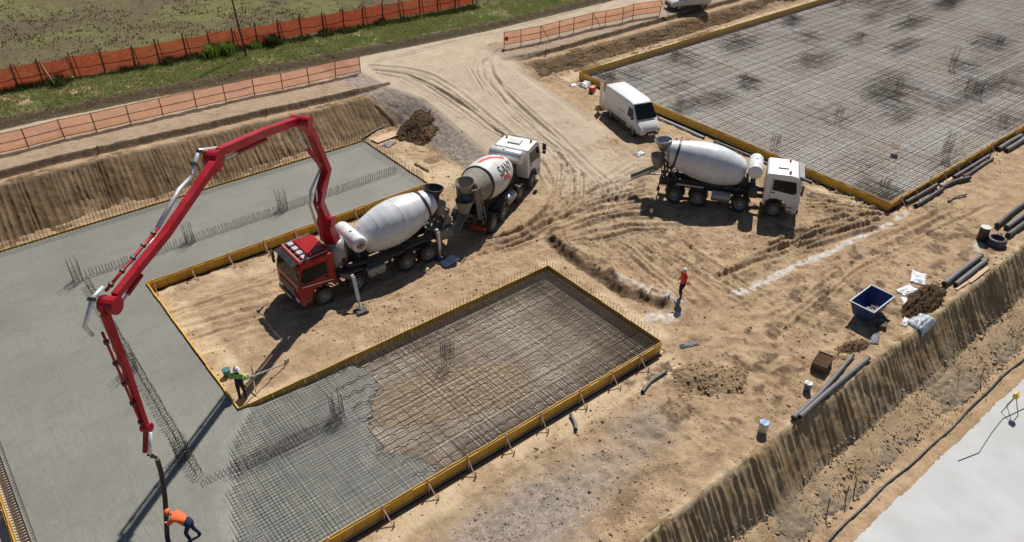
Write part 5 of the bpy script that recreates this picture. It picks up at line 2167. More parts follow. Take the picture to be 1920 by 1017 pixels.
for s in (-1, 1):
    b = MB()
    for p in ([(-.10, 1.0), (-1.25, 1.0), (-1.25, 1.50), (-.72, 1.46)], [(-1.33, 1.0), (-2.5, 1.0), (-2.35, 1.45), (-1.33, 1.50)]):
        pts = [(x, s * (.90 - .34 * (z - .92) / .7 + .012), z) for x, z in p]
        slab_poly(b, pts if s < 0 else pts[::-1], .012)
    b.build('side_window', 'dark_glass', tc)
    b = MB()
    b.box((-.15, s * .98, 1.06), (.12, .16, .14))
    b.build('mirror', 'white_paint', tc, bevel=.03)
    b = MB()
    b.box((.70, s * .62, .70), (.24, .30, .14))
    b.build('headlight', 'lamp_clear', tc, bevel=.03)
    put_wheel(tc, WHEEL_V, 0.05, s * .78, .33)
    put_wheel(tc, WHEEL_V, -2.55, s * .78, .33)
    b = MB()
    b.box((-1.25, s * .875, .42), (1.7, .05, .16))
    b.build('side_trim', 'black_plastic', tc, bevel=.01)
b = MB()
b.box((.83, 0, .52), (.06, 1.2, .22))
b.box((.80, 0, .36), (.10, 1.5, .12))
b.build('grille', 'black_plastic', tc, bevel=.02)

# ------------------------------------------------------------------ FENCES


def net_panel(parent, p0, p1, h0, h1, mat, name='net', sag=.03, nx=10, nz=5):
    V, F = [], []
    p0, p1 = Vector(p0), Vector(p1)
    nrm = Vector((-(p1 - p0).y, (p1 - p0).x, 0)).normalized()
    ph = rng.uniform(0, 6)
    for j in range(nz + 1):
        for i in range(nx + 1):
            f, g = i / nx, j / nz
            q = p0.lerp(p1, f)
            bulge = .05 * math.sin(PI * f) * math.sin(PI * g) * math.sin(ph) + rng.normal(0, .008)
            z = h0 + (h1 - h0) * g - sag * math.sin(PI * f) * g
            V.append(q + nrm * bulge + Vector((0, 0, z)))
    for j in range(nz):
        for i in range(nx):
            a = j * (nx + 1) + i
            F.append((a, a + 1, a + nx + 2, a + nx + 1))
    b = MB()
    b.sm = True
    b.add(V, F)
    return b.build(name, mat, parent)


# long red net fence along the field
tf = thing('net_fence', 'long tall red net fence on dark posts between the verge and the field', 'fence')
fx = [-2.0, .1, 2.2, 4.3, 6.2, 7.95, 9.86, 11.95, 13.95, 15.9, 17.75, 19.7, 21.6, 23.5, 25.5, 27.5, 29.5, 31.4, 33.3, 35.3, 37.2, 39.2, 41.2, 43.3, 45.4, 47.5, 49.6, 51.7, 53.8]
fp = [(x + rng.normal(0, .06), 61.35 + .02 * (x - 20) + rng.normal(0, .05)) for x in fx]
fz = [gz(*p) for p in fp]
for i, (p, z) in enumerate(zip(fp, fz)):
    b = MB()
    h = 1.72 + rng.uniform(-.06, .22)
    b.bar((p[0], p[1], z - .2), (p[0] + rng.normal(0, .06), p[1] + rng.normal(0, .06), z + h), .075)
    b.build('post', 'post_brown', tf)
    if i % 2 == 0 or rng.random() < .3:
        b = MB()
        b.bar((p[0] + .32, p[1] - .12, z - .1), (p[0] + .18, p[1] - .03, z + h * rng.uniform(.8, 1.0)), .05)
        b.build('brace', 'post_brown', tf)
for i in range(len(fp) - 1):
    if fp[i][0] > 45:
        break
    net_panel(tf, (*fp[i], fz[i]), (*fp[i + 1], fz[i + 1]), .10 + rng.uniform(-.05, .1), 1.58 + rng.uniform(-.06, .04), 'net_red', sag=.08)
    b = MB()
    b.tube([(fp[i][0], fp[i][1] - .05, fz[i] + .72), ((fp[i][0] + fp[i + 1][0]) / 2, fp[i][1] - .06, (fz[i] + fz[i + 1]) / 2 + .66), (fp[i + 1][0], fp[i + 1][1] - .05, fz[i + 1] + .74)], .035, 5)
    b.build('net_fold', 'net_red', tf)


def site_fence(label, pts, h=1.25, low=.18, braces=()):
    t = thing('site_fence', label, 'fence', group='orange site fences beside the road')
    z = [gz(*p) for p in pts]
    for i, p in enumerate(pts):
        b = MB()
        b.tube([(p[0], p[1], z[i] - .25), (p[0] + rng.normal(0, .03), p[1] + rng.normal(0, .03), z[i] + h + .03)], .032, 6)
        b.build('post', 'post_rust', t)
        if i in braces:
            b = MB()
            b.tube([(p[0] + .55, p[1] - .95, z[i] - .25), (p[0], p[1], z[i] + h - .02)], .028, 6)
            b.build('brace', 'post_rust', t)
    for i in range(len(pts) - 1):
        p, q = pts[i], pts[i + 1]
        net_panel(t, (*p, z[i]), (*q, z[i + 1]), low, h, 'net_orange', sag=.03)
        for hh in (h, low + (h - low) * .48, low):
            b = MB()
            b.tube([(p[0], p[1] - .02, z[i] + hh), (q[0], q[1] - .02, z[i + 1] + hh)], .024, 5)
            b.build('rail', 'post_rust', t)
    return t


site_fence('long orange net fence with rails above the left bank',
           [(-1.6, 51.9), (.8, 51.9), (2.95, 51.93), (4.7, 51.85), (6.75, 52.0), (8.6, 52.0), (10.7, 52.1), (12.8, 52.2), (15.05, 52.25), (17.1, 52.3), (19.2, 52.4), (21.3, 52.35), (23.4, 52.4), (25.6, 52.5), (27.7, 52.45)], low=.14)
site_fence('shorter braced orange net fence right of the road ramp, running towards the car',
           [(40.6, 51.05), (42.4, 51.0), (44.4, 50.75), (46.6, 50.8), (48.2, 50.7), (50.4, 50.65), (51.9, 50.5), (53.9, 50.25), (55.3, 50.3), (58.2, 49.6)], h=1.35, low=.30, braces=(2, 5, 9))
b = MB()
b.lathe([(.001, -.04), (.16, -.04), (.16, .04), (.001, .04)], 14, Matrix.Translation((40.75, 50.92, gz(40.75, 50.95) + .85)), axis='y')
b.lathe([(.19, -.03), (.19, .03), (.16, .03), (.16, -.03), (.19, -.03)], 14, Matrix.Translation((40.75, 50.92, gz(40.75, 50.95) + .85)), axis='y')
tag(b.build('warning_lamp', 'lamp_red'), 'round red warning lamp hung on the end of the right fence', 'lamp')

# ------------------------------------------------------------------ PLANTS AND POLE


def plant(name, x, y, n, h, spread, mat, label, w=.03, arch=.4, cat='plant', group=None):
    t = thing(name, label, cat, (x, y, gz(x, y)), 0, group)
    V, F = [], []
    for i in range(n):
        a = rng.uniform(0, 2 * PI)
        r = abs(rng.normal(0, spread))
        p = Vector((r * math.cos(a), r * math.sin(a), 0))
        hh = h * rng.uniform(.5, 1.1)
        d = Vector((math.cos(a + rng.normal(0, .5)), math.sin(a + rng.normal(0, .5)), 0))
        s = Vector((-d.y, d.x, 0)) * w * rng.uniform(.6, 1.3)
        k = len(V)
        m1 = p + d * hh * arch * .3 + Vector((0, 0, hh * .62))
        tip = p + d * hh * arch + Vector((0, 0, hh))
        V += [p - s, p + s, m1 + s * .8, m1 - s * .8, tip]
        F += [(k, k + 1, k + 2, k + 3), (k + 3, k + 2, k + 4)]
    b = MB()
    b.add(V, F)
    b.build('leaves', mat, t)
    b = MB()
    for i in range(6):
        a = rng.uniform(0, 6.28)
        b.tube([(0, 0, -.05), (.2 * spread * math.cos(a), .2 * spread * math.sin(a), h * .3), (spread * .6 * math.cos(a), spread * .6 * math.sin(a), h * .65)], [.02, .014, .006], 5)
    b.build('stem', 'weed_blade' if mat != 'reed_blade' else mat, t)
    return t


plant('reed_clump', 19.6, 60.5, 420, 1.05, .42, 'reed_blade', 'bright green reed clump left of the bare pole at the red fence', w=.03)
plant('reed_clump', 20.8, 60.6, 380, 1.0, .38, 'reed_blade', 'bright green reed clump just behind the foot of the bare pole', w=.03)
plant('reed_clump', 23.2, 60.9, 150, .7, .4, 'reed_blade', 'small thin reed clump between the bare pole and the dark bush', w=.025)
plant('dark_bush', 24.5, 60.75, 700, .85, .30, 'weed_blade', 'round dark bush against the red fence right of the pole', w=.045, arch=.35)
for i, (x, y, h, lab) in enumerate(((8.6, 60.4, .7, 'weed tuft at the red fence beside the leaning lath'), (16.2, 60.7, .6, 'low weed tuft at the red fence left of the reeds'), (29.3, 61.0, .6, 'weed tuft at the red fence right of the dark bush'), (35, 61.3, .55, 'weed tuft at the far part of the red fence'))):
    plant('weed_tuft', x, y, 260, h, .35, 'weed_blade', lab, w=.03, group='weeds along the red fence')
b = MB()
zp = gz(21.6, 59.3)
b.tube([(21.65, 59.2, zp - .3), (21.5, 59.45, zp + 2.8), (21.4, 59.6, zp + 6.2)], [.085, .07, .05], 8)
tag(b.build('wooden_pole', 'post_brown'), 'tall bare brown pole standing in front of the red fence', 'pole')
b = MB()
zp = gz(8.3, 60.0)
b.bar((8.35, 59.75, zp - .1), (8.0, 60.9, zp + 1.5), .05, .025)
tag(b.build('wooden_lath', 'wood'), 'pale wooden lath leaning against the red fence on the left', 'lath')

# ------------------------------------------------------------------ HEAPS OF EARTH


def heap(name, x, y, rx, ry, h, ang, mat, label, seed, z=None, cat='earth heap', lumps=.8, clods=True, n=64):
    t = np.linspace(-1.15, 1.15, n)
    U, W = np.meshgrid(t, t)
    r = np.hypot(U, W) + .5 * fbm(U * 3, W * 3, .8, 4, seed=seed)
    hh = np.clip(1 - r, -.2, 1) ** 1 if False else np.where(r < 1, (1 - r ** 1.6), -.18 * (r - 1) * 4)
    hh = hh * (1 + lumps * fbm(U * 3, W * 3, 1.6, 4, seed=seed + 3)) + .34 * lumps * fbm(U * 9, W * 9, 1.3, 3, seed=seed + 5) * (r < 1.05)
    c, s = math.cos(ang), math.sin(ang)
    XX = x + U * rx * c - W * ry * s
    YY = y + U * rx * s + W * ry * c
    z0 = gz(x, y) if z is None else z
    base_z = np.array([[gz(a, q) for a, q in zip(ra, rq)] for ra, rq in zip(XX, YY)]) if z is None else np.full_like(XX, z0)
    ZZ = base_z + hh * h
    ix = np.arange(U.size).reshape(U.shape)
    F = np.stack([ix[:-1, :-1], ix[:-1, 1:], ix[1:, 1:], ix[1:, :-1]], -1)
    keep = (r[:-1, :-1] < 1.2)
    F = F[keep]
    used, inv = np.unique(F, return_inverse=True)
    V = np.stack([XX, YY, ZZ], -1).reshape(-1, 3)[used]
    o = link(name, np_mesh(name, V, inv.reshape(-1, 4), smooth=True), mat=mat)
    if not clods:
        return tag(o, label, cat)
    k = rng.integers(0, len(V), int(140 * rx * ry))
    P = V[k] + np.stack([rng.normal(0, .05, len(k)), rng.normal(0, .05, len(k)), rng.uniform(-.01, .03, len(k))], -1)
    q = link('clods', rocks_mesh('clods', P, rng.uniform(.025, .085, len(k)), .5), o, 'clod_brown' if mat != 'heap_tan' else 'clod_tan')
    q['kind'] = 'stuff'
    return tag(o, label, cat)


heap('earth_heap', 27.4, 44.6, 1.6, 1.25, .62, .5, 'heap_dark', 'dark brown earth heap at the foot of the gravel ramp', 3, lumps=.5)
heap('earth_heap', 27.3, 43.2, 1.0, .8, .35, .2, 'heap_brown', 'low brown spill of earth in front of the dark heap', 9)
heap('earth_heap', 36.6, 11.75, 2.0, .72, .62, .08, 'heap_dark', 'long dark earth heap beside the blue skip on the bank edge', 5)
heap('earth_heap', 23.2, 15.0, 1.45, 1.05, .30, -.5, 'heap_tan', 'crumbly brown earth heap near the short grey pipe', 7, lumps=1.0)
heap('earth_heap', 24.2, 14.1, 1.0, .6, .25, .3, 'heap_tan', 'low tan earth heap behind the crumbly brown one', 17)
heap('earth_heap', 30.6, 12.0, .95, .38, .22, -.25, 'heap_brown', 'small flat brown heap by the long grey pipes', 19)
heap('earth_heap', 44.2, 19.2 - 1.2, .55, .7, .22, .4, 'heap_dark', 'small dark heap at the corner of the large formwork', 25, lumps=.8)
heap('earth_heap', 40.9, 39.6, .6, .4, .25, .4, 'heap_brown', 'small heap of earth behind the van', 33, lumps=.9)

# ------------------------------------------------------------------ PIPES, BINS AND LITTER


def pipe(label, pts, r=.11, mat='pipe_black', ribs=True, group='plastic pipes lying on the ground', lift=None):
    P = []
    for p in pts:
        z = gz(p[0], p[1]) + r * .9 if len(p) == 2 else p[2]
        P.append(Vector((p[0], p[1], z)))
    r = r * .84
    zs = [p.z for p in P]
    zmax = max(zs)
    for p in P:
        if len(pts[0]) == 2:
            p.z = .35 * p.z + .65 * zmax
    fine = []
    for i in range(len(P) - 1):
        p0, p1, p2, p3 = P[max(0, i - 1)], P[i], P[i + 1], P[min(len(P) - 1, i + 2)]
        for k in range(6):
            s = k / 6
            fine.append(.5 * ((2 * p1) + (-p0 + p2) * s + (2 * p0 - 5 * p1 + 4 * p2 - p3) * s * s + (-p0 + 3 * p1 - 3 * p2 + p3) * s ** 3))
    fine.append(P[-1])
    t = thing('pipe', label, 'pipe', tuple(P[0]), 0, group)
    m = Matrix.Translation(-P[0])
    b = MB()
    b.sm = True
    rr = []
    pts2 = []
    for i in range(len(fine) - 1):
        for k in range(2):
            pts2.append(fine[i].lerp(fine[i + 1], k / 2))
    pts2.append(fine[-1])
    b.tube(pts2, [r * (1.0 if (i % 2 or not ribs) else .93) for i in range(len(pts2))], 12, cap=False)
    d0 = (pts2[0] - pts2[1]).normalized()
    b.build('pipe_wall', mat, t, mtx=m)
    for e, q in ((pts2[0], pts2[1]), (pts2[-1], pts2[-2])):
        b = MB()
        d = (q - e).normalized()
        b.tube([e + d * .03, e + d * .05], r * .9, 12)
        b.tube([e - d * .005, e + d * .06], r * 1.06, 12, cap=False)
        b.build('pipe_end', 'black_plastic', t, mtx=m)
    return t


pipe('black pipe lying along the large formwork corner, nearest the truck cab', [(44.42, 21.6), (44.35, 19.8), (44.25, 18.0)], .13)
pipe('grey pipe along the large formwork behind the van front', [(42.95, 35.6), (42.95, 33.5), (42.9, 31.2)], .10, 'sheet_grey', ribs=False)
pipe('dark pipe along the large formwork beside the mixer drum', [(43.0, 30.4), (43.05, 27.5), (43.0, 24.6), (43.1, 22.6)], .10, 'pipe_grey')
pipe('black pipe beside the formwork corner, upper of a pair', [(45.2, 17.45), (47.0, 17.4), (49.0, 17.4)], .16)
pipe('black pipe beside the formwork corner, lower of a pair', [(45.4, 16.9), (47.0, 16.9), (48.8, 16.95)], .15)
pipe('curved black pipe on the end of the pair by the formwork corner', [(48.9, 17.05), (50.2, 17.0), (51.7, 16.6)], .16)
pipe('long dusty pipe against the stakes of the large formwork', [(51.0, 17.3), (53.5, 17.28), (56.0, 17.3)], .12, 'pipe_grey')
pipe('second dusty pipe in front of the long one at the stakes', [(51.6, 16.9), (53.6, 16.92), (55.7, 16.95)], .12, 'pipe_black')
pipe('thick dark pipe near the right edge, behind its twin', [(57.4, 17.35), (59.2, 17.4), (61.0, 17.35)], .18, 'pipe_grey')
pipe('thick dark pipe near the right edge, in front of its twin', [(57.6, 16.95), (59.2, 16.95), (61.0, 17.0)], .18, 'pipe_grey')
pipe('short thin offcut of pipe on the bare earth', [(47.6, 15.95), (48.5, 15.95), (49.4, 15.7)], .07, 'pipe_grey')
pipe('dark pipe at the right edge, topmost of three', [(46.9, 12.75), (49, 12.85), (52, 12.9)], .16)
pipe('dark pipe at the right edge, middle of three', [(47.1, 12.3), (49.2, 12.3), (52, 12.35)], .17, 'pipe_grey')
pipe('dark pipe at the right edge, lowest of three', [(46.3, 11.85), (48.4, 11.85), (51, 11.9)], .18)
pipe('wide grey pipe on the bank edge right of the dark heap, rear one', [(38.7, 11.75), (40.8, 11.8), (42.9, 11.8)], .17, 'pipe_grey')
pipe('wide grey pipe on the bank edge right of the dark heap, front one', [(39.2, 11.38), (41.0, 11.42), (42.9, 11.45)], .15, 'pipe_grey')
pipe('long grey pipe crossing another on the bank edge, left one', [(24.3, 10.95), (26.8, 11.15), (29.9, 11.62)], .13, 'pipe_grey')
pipe('long grey pipe crossing another on the bank edge, right one', [(24.55, 10.82), (27.1, 10.95), (30.3, 11.05)], .13, 'pipe_grey')
pipe('short bent grey pipe between the rebar pit and the brown heap', [(20.5, 16.02), (21.3, 16.25), (22.35, 16.28)], .09, 'pipe_grey')
pipe('very short grey pipe end in front of the long formwork', [(16.72, 16.2), (16.95, 16.5), (17.12, 16.95)], .09, 'pipe_grey')
pipe('black pipe curving along the foot of the scored bank towards the heap', [(23.7, 45.75), (25.0, 46.3), (26.4, 46.6)], .08)

# blue skip
sx, sy = 33.45, 12.95
tk = thing('skip', 'open blue skip with pale rim and some waste in it', 'skip', (sx, sy, gz(sx, sy)), math.radians(2), None)
b = MB()
B0, B1, H0, H1 = (.80, .48), (1.12, .70), .08, .98
V = []
for (hx, hy), z in (((B0), H0), ((B1), H1)):
    V += [(-hx, -hy, z), (hx, -hy, z), (hx, hy, z), (-hx, hy, z)]
for (hx, hy), z in (((B0[0] - .03, B0[1] - .03), H0 + .03), ((B1[0] - .03, B1[1] - .03), H1)):
    V += [(-hx, -hy, z), (hx, -hy, z), (hx, hy, z), (-hx, hy, z)]
tk.scale = (.90, .86, .92)
F = [(3, 2, 1, 0), (8, 9, 10, 11)]
for k in range(4):
    j = (k + 1) % 4
    F += [(k, j, 4 + j, 4 + k), (8 + k, 12 + k, 12 + j, 8 + j), (4 + k, 4 + j, 12 + j, 12 + k)]
b.add(V, F)
b.build('body', 'blue_skip', tk)
b = MB()
for a, c in (((-1.16, -.72), (1.16, -.72)), ((1.14, -.70), (1.14, .70)), ((1.16, .72), (-1.16, .72)), ((-1.14, .70), (-1.14, -.70))):
    b.bar((*a, .99), (*c, .99), .07, .05)
b.build('rim', 'skip_rim', tk, bevel=.008)
b = MB()
for s in (-1, 1):
    b.tube([(-.25, s * .74, .9), (-.25, s * .9, 1.1), (.25, s * .9, 1.1), (.25, s * .74, .9)], .025, 6)
b.build('handle', 'blue_skip', tk)
b = MB()
for s in (-.5, .5):
    b.box((s, 0, .04), (.12, .9, .08))
b.build('skid', 'dark_frame', tk)
P = np.stack([rng.uniform(-.75, .55, 90), rng.uniform(-.42, .1, 90), np.full(90, .16) + rng.uniform(0, .16, 90)], -1)
o = link('waste', rocks_mesh('waste', P * np.array([.9, .86, .9]) + np.array([sx, sy, gz(sx, sy)]), rng.uniform(.03, .09, 90)), mat='rubble_stone')
tag(o, 'pale rubble lying inside the blue skip', 'rubble', kind='stuff')


def drum_bin(name, x, y, r, h, mat, lidmat, label, cat, handle=True, taper=.9):
    t = thing(name, label, cat, (x, y, gz(x, y)))
    b = MB()
    b.sm = True
    b.lathe([(.001, 0), (r * taper, 0), (r, h), (r * 1.06, h), (r * 1.06, h - .03), (r, h - .04)], 20)
    b.build('body', mat, t)
    b = MB()
    b.lathe([(.001, h + .025), (r * .98, h + .025), (r * 1.05, h + .01), (r * 1.05, h - .02)], 20)
    b.build('lid', lidmat, t)
    if handle:
        b = MB()
        b.tube([(r * math.cos(a), .0 + .02, h + r * .7 * math.sin(a)) for a in np.linspace(0, PI, 9)], .012, 5)
        b.build('handle', 'black_plastic', t)
    return t


drum_bin('bucket', 22.75, 11.35, .20, .48, 'bucket_white', 'blue_lid', 'pale bucket with bright blue lid above the scored bank', 'bucket')
drum_bin('bucket', 26.3, 11.62, .17, .42, 'bucket_blue', 'bucket_white', 'small blue bucket with pale lid beside the dark crate', 'bucket')
drum_bin('barrel', 44.85, 12.65, .27, .85, 'pipe_black', 'bucket_white', 'upright black barrel with pale top near the right edge', 'barrel', handle=False, taper=1.0)
drum_bin('bucket', 6.8, 28.35, .17, .34, 'teal_plastic', 'teal_plastic', 'teal bucket on the sand by the worker in green sleeves', 'bucket')
# open manhole ring
t = thing('manhole_ring', 'open black manhole ring beside the upright barrel', 'manhole ring', (45.1, 11.95, gz(45.1, 11.95)))
b = MB()
b.sm = True
b.lathe([(.52, -.05), (.52, .34), (.40, .40), (.36, .40), (.36, -.05)], 24)
b.build('ring', 'pipe_black', t)
b = MB()
b.lathe([(.001, .06), (.37, .06)], 20)
b.build('earth_fill', 'heap_brown', t)
b = MB()
b.tube([(.4, .1, .2), (.85, .2, .2)], .14, 12)
b.build('spigot', 'pipe_black', t)

# dark crate
t = thing('crate', 'dark brown slatted crate by the crossing grey pipes', 'crate', (28.2, 12.15, gz(28.2, 12.15)), .25)
b = MB()
b.box((0, 0, .22), (.9, .62, .38))
b.build('liner', 'heap_dark', t, bevel=.02)
for k in range(4):
    b = MB()
    b.box((0, -.325, .06 + .115 * k), (1.0, .02, .085))
    b.box((0, .325, .06 + .115 * k), (1.0, .02, .085))
    b.box((-.49, 0, .06 + .115 * k), (.02, .62, .085))
    b.box((.49, 0, .06 + .115 * k), (.02, .62, .085))
    b.build('slat', 'wood_brown', t)


def box_thing(name, x, y, dims, rot, mat, label, cat, tilt=(0, 0), lift=0.0, strap=None, z=None):
    t = thing(name, label, cat, (x, y, (gz(x, y) if z is None else z) + lift), rot)
    t.rotation_euler = (tilt[0], tilt[1], rot)
    b = MB()
    b.box((0, 0, dims[2] / 2), dims)
    b.build('board' if cat in ('plank', 'panel') else 'body', mat, t, bevel=min(.02, dims[2] * .3))
    if strap:
        b = MB()
        for s in (-.3, .3):
            b.box((s * dims[0], 0, dims[2] / 2), (.05, dims[1] + .012, dims[2] + .012))
        b.build('strap', strap, t)
    return t


box_thing('plank', 41.2, 11.08, (2.2, .22, .09), .01, 'wood', 'pale timber plank beside the wide grey pipes', 'plank', lift=.02)
box_thing('plank', 39.5, 11.15, (1.25, .14, .07), -.05, 'wood', 'short pale timber plank at the end of the dark heap', 'plank', lift=.02)
box_thing('plank', 24.75, 39.8, (1.5, .16, .06), -1.5, 'wood_brown', 'dark plank lying on the sand behind the lettered mixer', 'plank', lift=.02)
box_thing('formwork_board', 25.2, 45.1, (1.9, .8, .03), .12, 'wood', 'pale board lying flat between concrete corner and dark heap', 'panel', lift=.06)
box_thing('insulation_board', 19.75, 29.55, (1.05, .55, .10), .15, 'sheet_blue', 'light blue board lying beside the pump truck wheels', 'panel', lift=.04, strap='plastic_white')
box_thing('rag', 18.25, 29.6, (.42, .22, .05), .5, 'green_cloth', 'small pale green rag beside the pump truck', 'rag', lift=.02)
box_thing('red_crate', 42.6, 42.3, (.6, .4, .4), .4, 'red_crate', 'small red crate behind the open van door', 'crate', lift=.0, strap='decal_white')
box_thing('wooden_tray', 33.1, 11.95, (.45, .35, .16), .5, 'wood_brown', 'small brown wooden tray on the ground below the blue skip', 'tray')
box_thing('plank', 50.4, 17.36, (1.9, .20, .07), .01, 'wood', 'pale plank between black pipes at the foot of the large formwork', 'plank', lift=.02)
box_thing('plank', 45.6, 36.9 - .6, (.9, .12, .06), 1.9, 'wood', 'pale timber offcut lying on the rebar just behind the van', 'plank', z=.52)


def crumpled(name, x, y, rx, ry, h, mat, label, seed, cat='plastic sheet', ang=0.0, peaks=3):
    n = 26
    t = np.linspace(-1, 1, n)
    U, W = np.meshgrid(t, t)
    edge = 1 + .35 * fbm(U, W, 1.5, 3, seed=seed)
    hh = h * (1 - np.maximum(np.abs(U), np.abs(W)) ** 3) * (.6 + 1.5 * np.abs(fbm(U, W, 1.6, 3, seed=seed + 2))) + .10 * np.abs(fbm(U, W, 3.5, 2, seed=seed + 4))
    c, s = math.cos(ang), math.sin(ang)
    XX = x + (U * rx * c - W * ry * s) * edge
    YY = y + (U * rx * s + W * ry * c) * edge
    ZZ = np.array([[max(gz(a, q), float(np.interp(q, [9.4, 10.7], [-1.95, -.05])) if q < 10.75 else -9) for a, q in zip(ra, rq)] for ra, rq in zip(XX, YY)]) + .02 + hh
    ix = np.arange(U.size).reshape(U.shape)
    F = np.stack([ix[:-1, :-1], ix[:-1, 1:], ix[1:, 1:], ix[1:, :-1]], -1).reshape(-1, 4)
    o = link(name, np_mesh(name, np.stack([XX, YY, ZZ], -1).reshape(-1, 3), F, smooth=False), mat=mat)
    md = o.modifiers.new('thickness', 'SOLIDIFY')
    md.thickness = .012
    return tag(o, label, cat)


crumpled('tarpaulin', 35.0, 11.0, .72, .48, .22, 'sheet_grey', 'grey blue tarpaulin bundle at the bank edge below the dark heap', 3, 'tarpaulin', .1)
crumpled('plastic_sheet', 34.35, 11.45, .42, .13, .10, 'plastic_white', 'white plastic strip running to the grey blue tarpaulin', 5, ang=.3)
crumpled('plastic_sheet', 38.4, 12.95, .60, .38, .12, 'plastic_white', 'white crumpled plastic behind the dark heap, upper one', 7, ang=.4)
crumpled('plastic_sheet', 36.9, 12.75, .55, .28, .10, 'plastic_white', 'white crumpled plastic behind the dark heap, near the skip', 9, ang=-.2)
crumpled('plastic_sheet', 35.9, 12.3, .40, .16, .10, 'plastic_white', 'white plastic scrap lying on the dark heap', 11, ang=.7)
crumpled('grey_rag', 32.0, 11.7, .45, .2, .08, 'pipe_grey', 'grey rag by the small wooden tray', 13, 'rag', ang=.5)
crumpled('white_sack', 43.1, 43.6, .55, .42, .38, 'plastic_white', 'bulging white sack by the corner of the large formwork', 15, 'sack', ang=.2)
crumpled('plastic_sheet', 42.3, 44.2, .30, .22, .08, 'plastic_white', 'small flat white plastic left of the white sack', 17)
crumpled('plastic_sheet', 37.5, 32.3, .35, .22, .14, 'plastic_white', 'white plastic scrap behind the hanging chute of the plain mixer', 19)
crumpled('grey_rag', 24.6, 16.9, .45, .14, .05, 'pipe_grey', 'dark grey rag on the ground at the pit corner', 21, 'rag', ang=-.4)
crumpled('grey_rag', 24.9, 44.1, .5, .3, .12, 'pipe_grey', 'grey scrap of sheeting beside the pale board', 23, 'rag', ang=.4)
crumpled('grey_rag', 40.4, 37.9 + .8, .35, .25, .15, 'pipe_grey', 'dark scrap of sheeting behind the van', 25, 'rag', ang=.4)
heap('sand_patch', 13.9, 21.2, 3.0, 1.35, .035, -.38, 'heap_sand', 'smooth pale sand under the mesh in the middle of the pit', 43, z=.048, cat='sand patch', lumps=.2, clods=False)
heap('sand_patch', 26.0, 40.3, .75, .45, .10, .2, 'heap_tan', 'low tan patch of spread sand behind the lettered mixer', 41, cat='sand patch', clods=False)

# rebar offcut and red scrap on the large mesh
box_thing('brown_board', 51.3, 21.6, (.8, .45, .05), .5, 'wood_brown', 'dark brown board lying on the large rebar field', 'panel', z=.53)

# ------------------------------------------------------------------ LOWER TERRACE
b = MB()
edge = [(x, 6.62 + .03 * math.sin(x * 1.3) + .02 * math.sin(x * 4.1) + rng.normal(0, .022)) for x in np.arange(8, 90, .16)]
V = [(x, y, -2.52) for x, y in edge] + [(x, -60, -2.52) for x, y in edge]
n = len(edge)
F = [(i, i + 1, n + i + 1, n + i) for i in range(n - 1)]
V += [(x, y, -2.75) for x, y in edge]
F += [(2 * n + i, 2 * n + i + 1, i + 1, i) for i in range(n - 1)]
b.add(V, F)
tag(b.build('concrete_floor', 'concrete_low'), kind='structure')
b = MB()
b.sm = True
pts = []
for x in np.arange(10, 62, .8):
    pts.append((x, 7.28 + .06 * math.sin(x * .55) + .03 * math.sin(x * 1.7), -2.55))
b.tube(pts, .045, 6)
tag(b.build('cable', 'black_plastic'), 'black cable running along the pale concrete floor at the bank foot', 'cable')
b = MB()
b.tube([(30.4, 6.05, -2.5), (31.6, 5.7, -2.5), (33.2, 5.9, -2.5), (34.6, 6.0, -2.5), (36.4, 5.6, -2.5), (40, 5.9, -2.5)], .018, 5)
tag(b.build('cable', 'black_plastic'), 'thin cable lying on the pale floor past the yellow tripod', 'cable')
# tripod with yellow head
t = thing('tripod', 'small tripod with a yellow head standing on the pale concrete floor', 'tripod', (35.35, 6.05, -2.52))
for k in range(3):
    a = 2 * PI * k / 3 + .6
    b = MB()
    b.bar((.42 * math.cos(a), .42 * math.sin(a), 0), (.05 * math.cos(a), .05 * math.sin(a), .85), .035)
    b.build('leg', 'steel_grey', t)
b = MB()
b.box((0, 0, 1.02), (.26, .22, .24))
b.tube([(-.10, 0, 1.14), (-.10, 0, 1.22), (.10, 0, 1.22), (.10, 0, 1.14)], .02, 6)
hd = b.build('head', 'yellow_tool', t, bevel=.03)
b = MB()
b.box((0, 0, .88), (.16, .16, .06))
b.build('mount', 'black_plastic', hd)
for i, (x, y, h, lab, mt) in enumerate(((36.5, 7.9, .75, 'rust red steel post at the foot of the bank near the tripod', 'post_rust'), (23.6, 8.15, .7, 'thin brown stake at the bank foot, nearest the bottom edge', 'post_brown'), (24.7, 8.0, .75, 'thin brown stake at the bank foot, middle of three', 'post_brown'), (25.5, 8.05, .6, 'rusty stake at the bank foot, right of the brown ones', 'post_rust'))):
    b = MB()
    b.bar((x, y, -2.75), (x + rng.normal(0, .04), y + .05, -2.5 + h), .035)
    tag(b.build('stake', mt), lab, 'stake', 'stakes at the bank foot')
for i, (x, y, lab) in enumerate(((7.9, 49.35, 'small red marker stake on the left bank edge'), (18.6, 49.3, 'small red marker stake on the bank edge above the red boom'), (43.1, 48.6, 'red brown marker stake by the trench right of the ramp'))):
    z = gz(x, y)
    b = MB()
    b.bar((x, y, z - .2), (x + .03, y, z + .55), .06)
    b.bar((x - .14, y, z + .42), (x + .16, y, z + .44), .05)
    tag(b.build('marker_stake', 'post_rust'), lab, 'stake', 'marker stakes on the bank')

# ------------------------------------------------------------------ PEOPLE


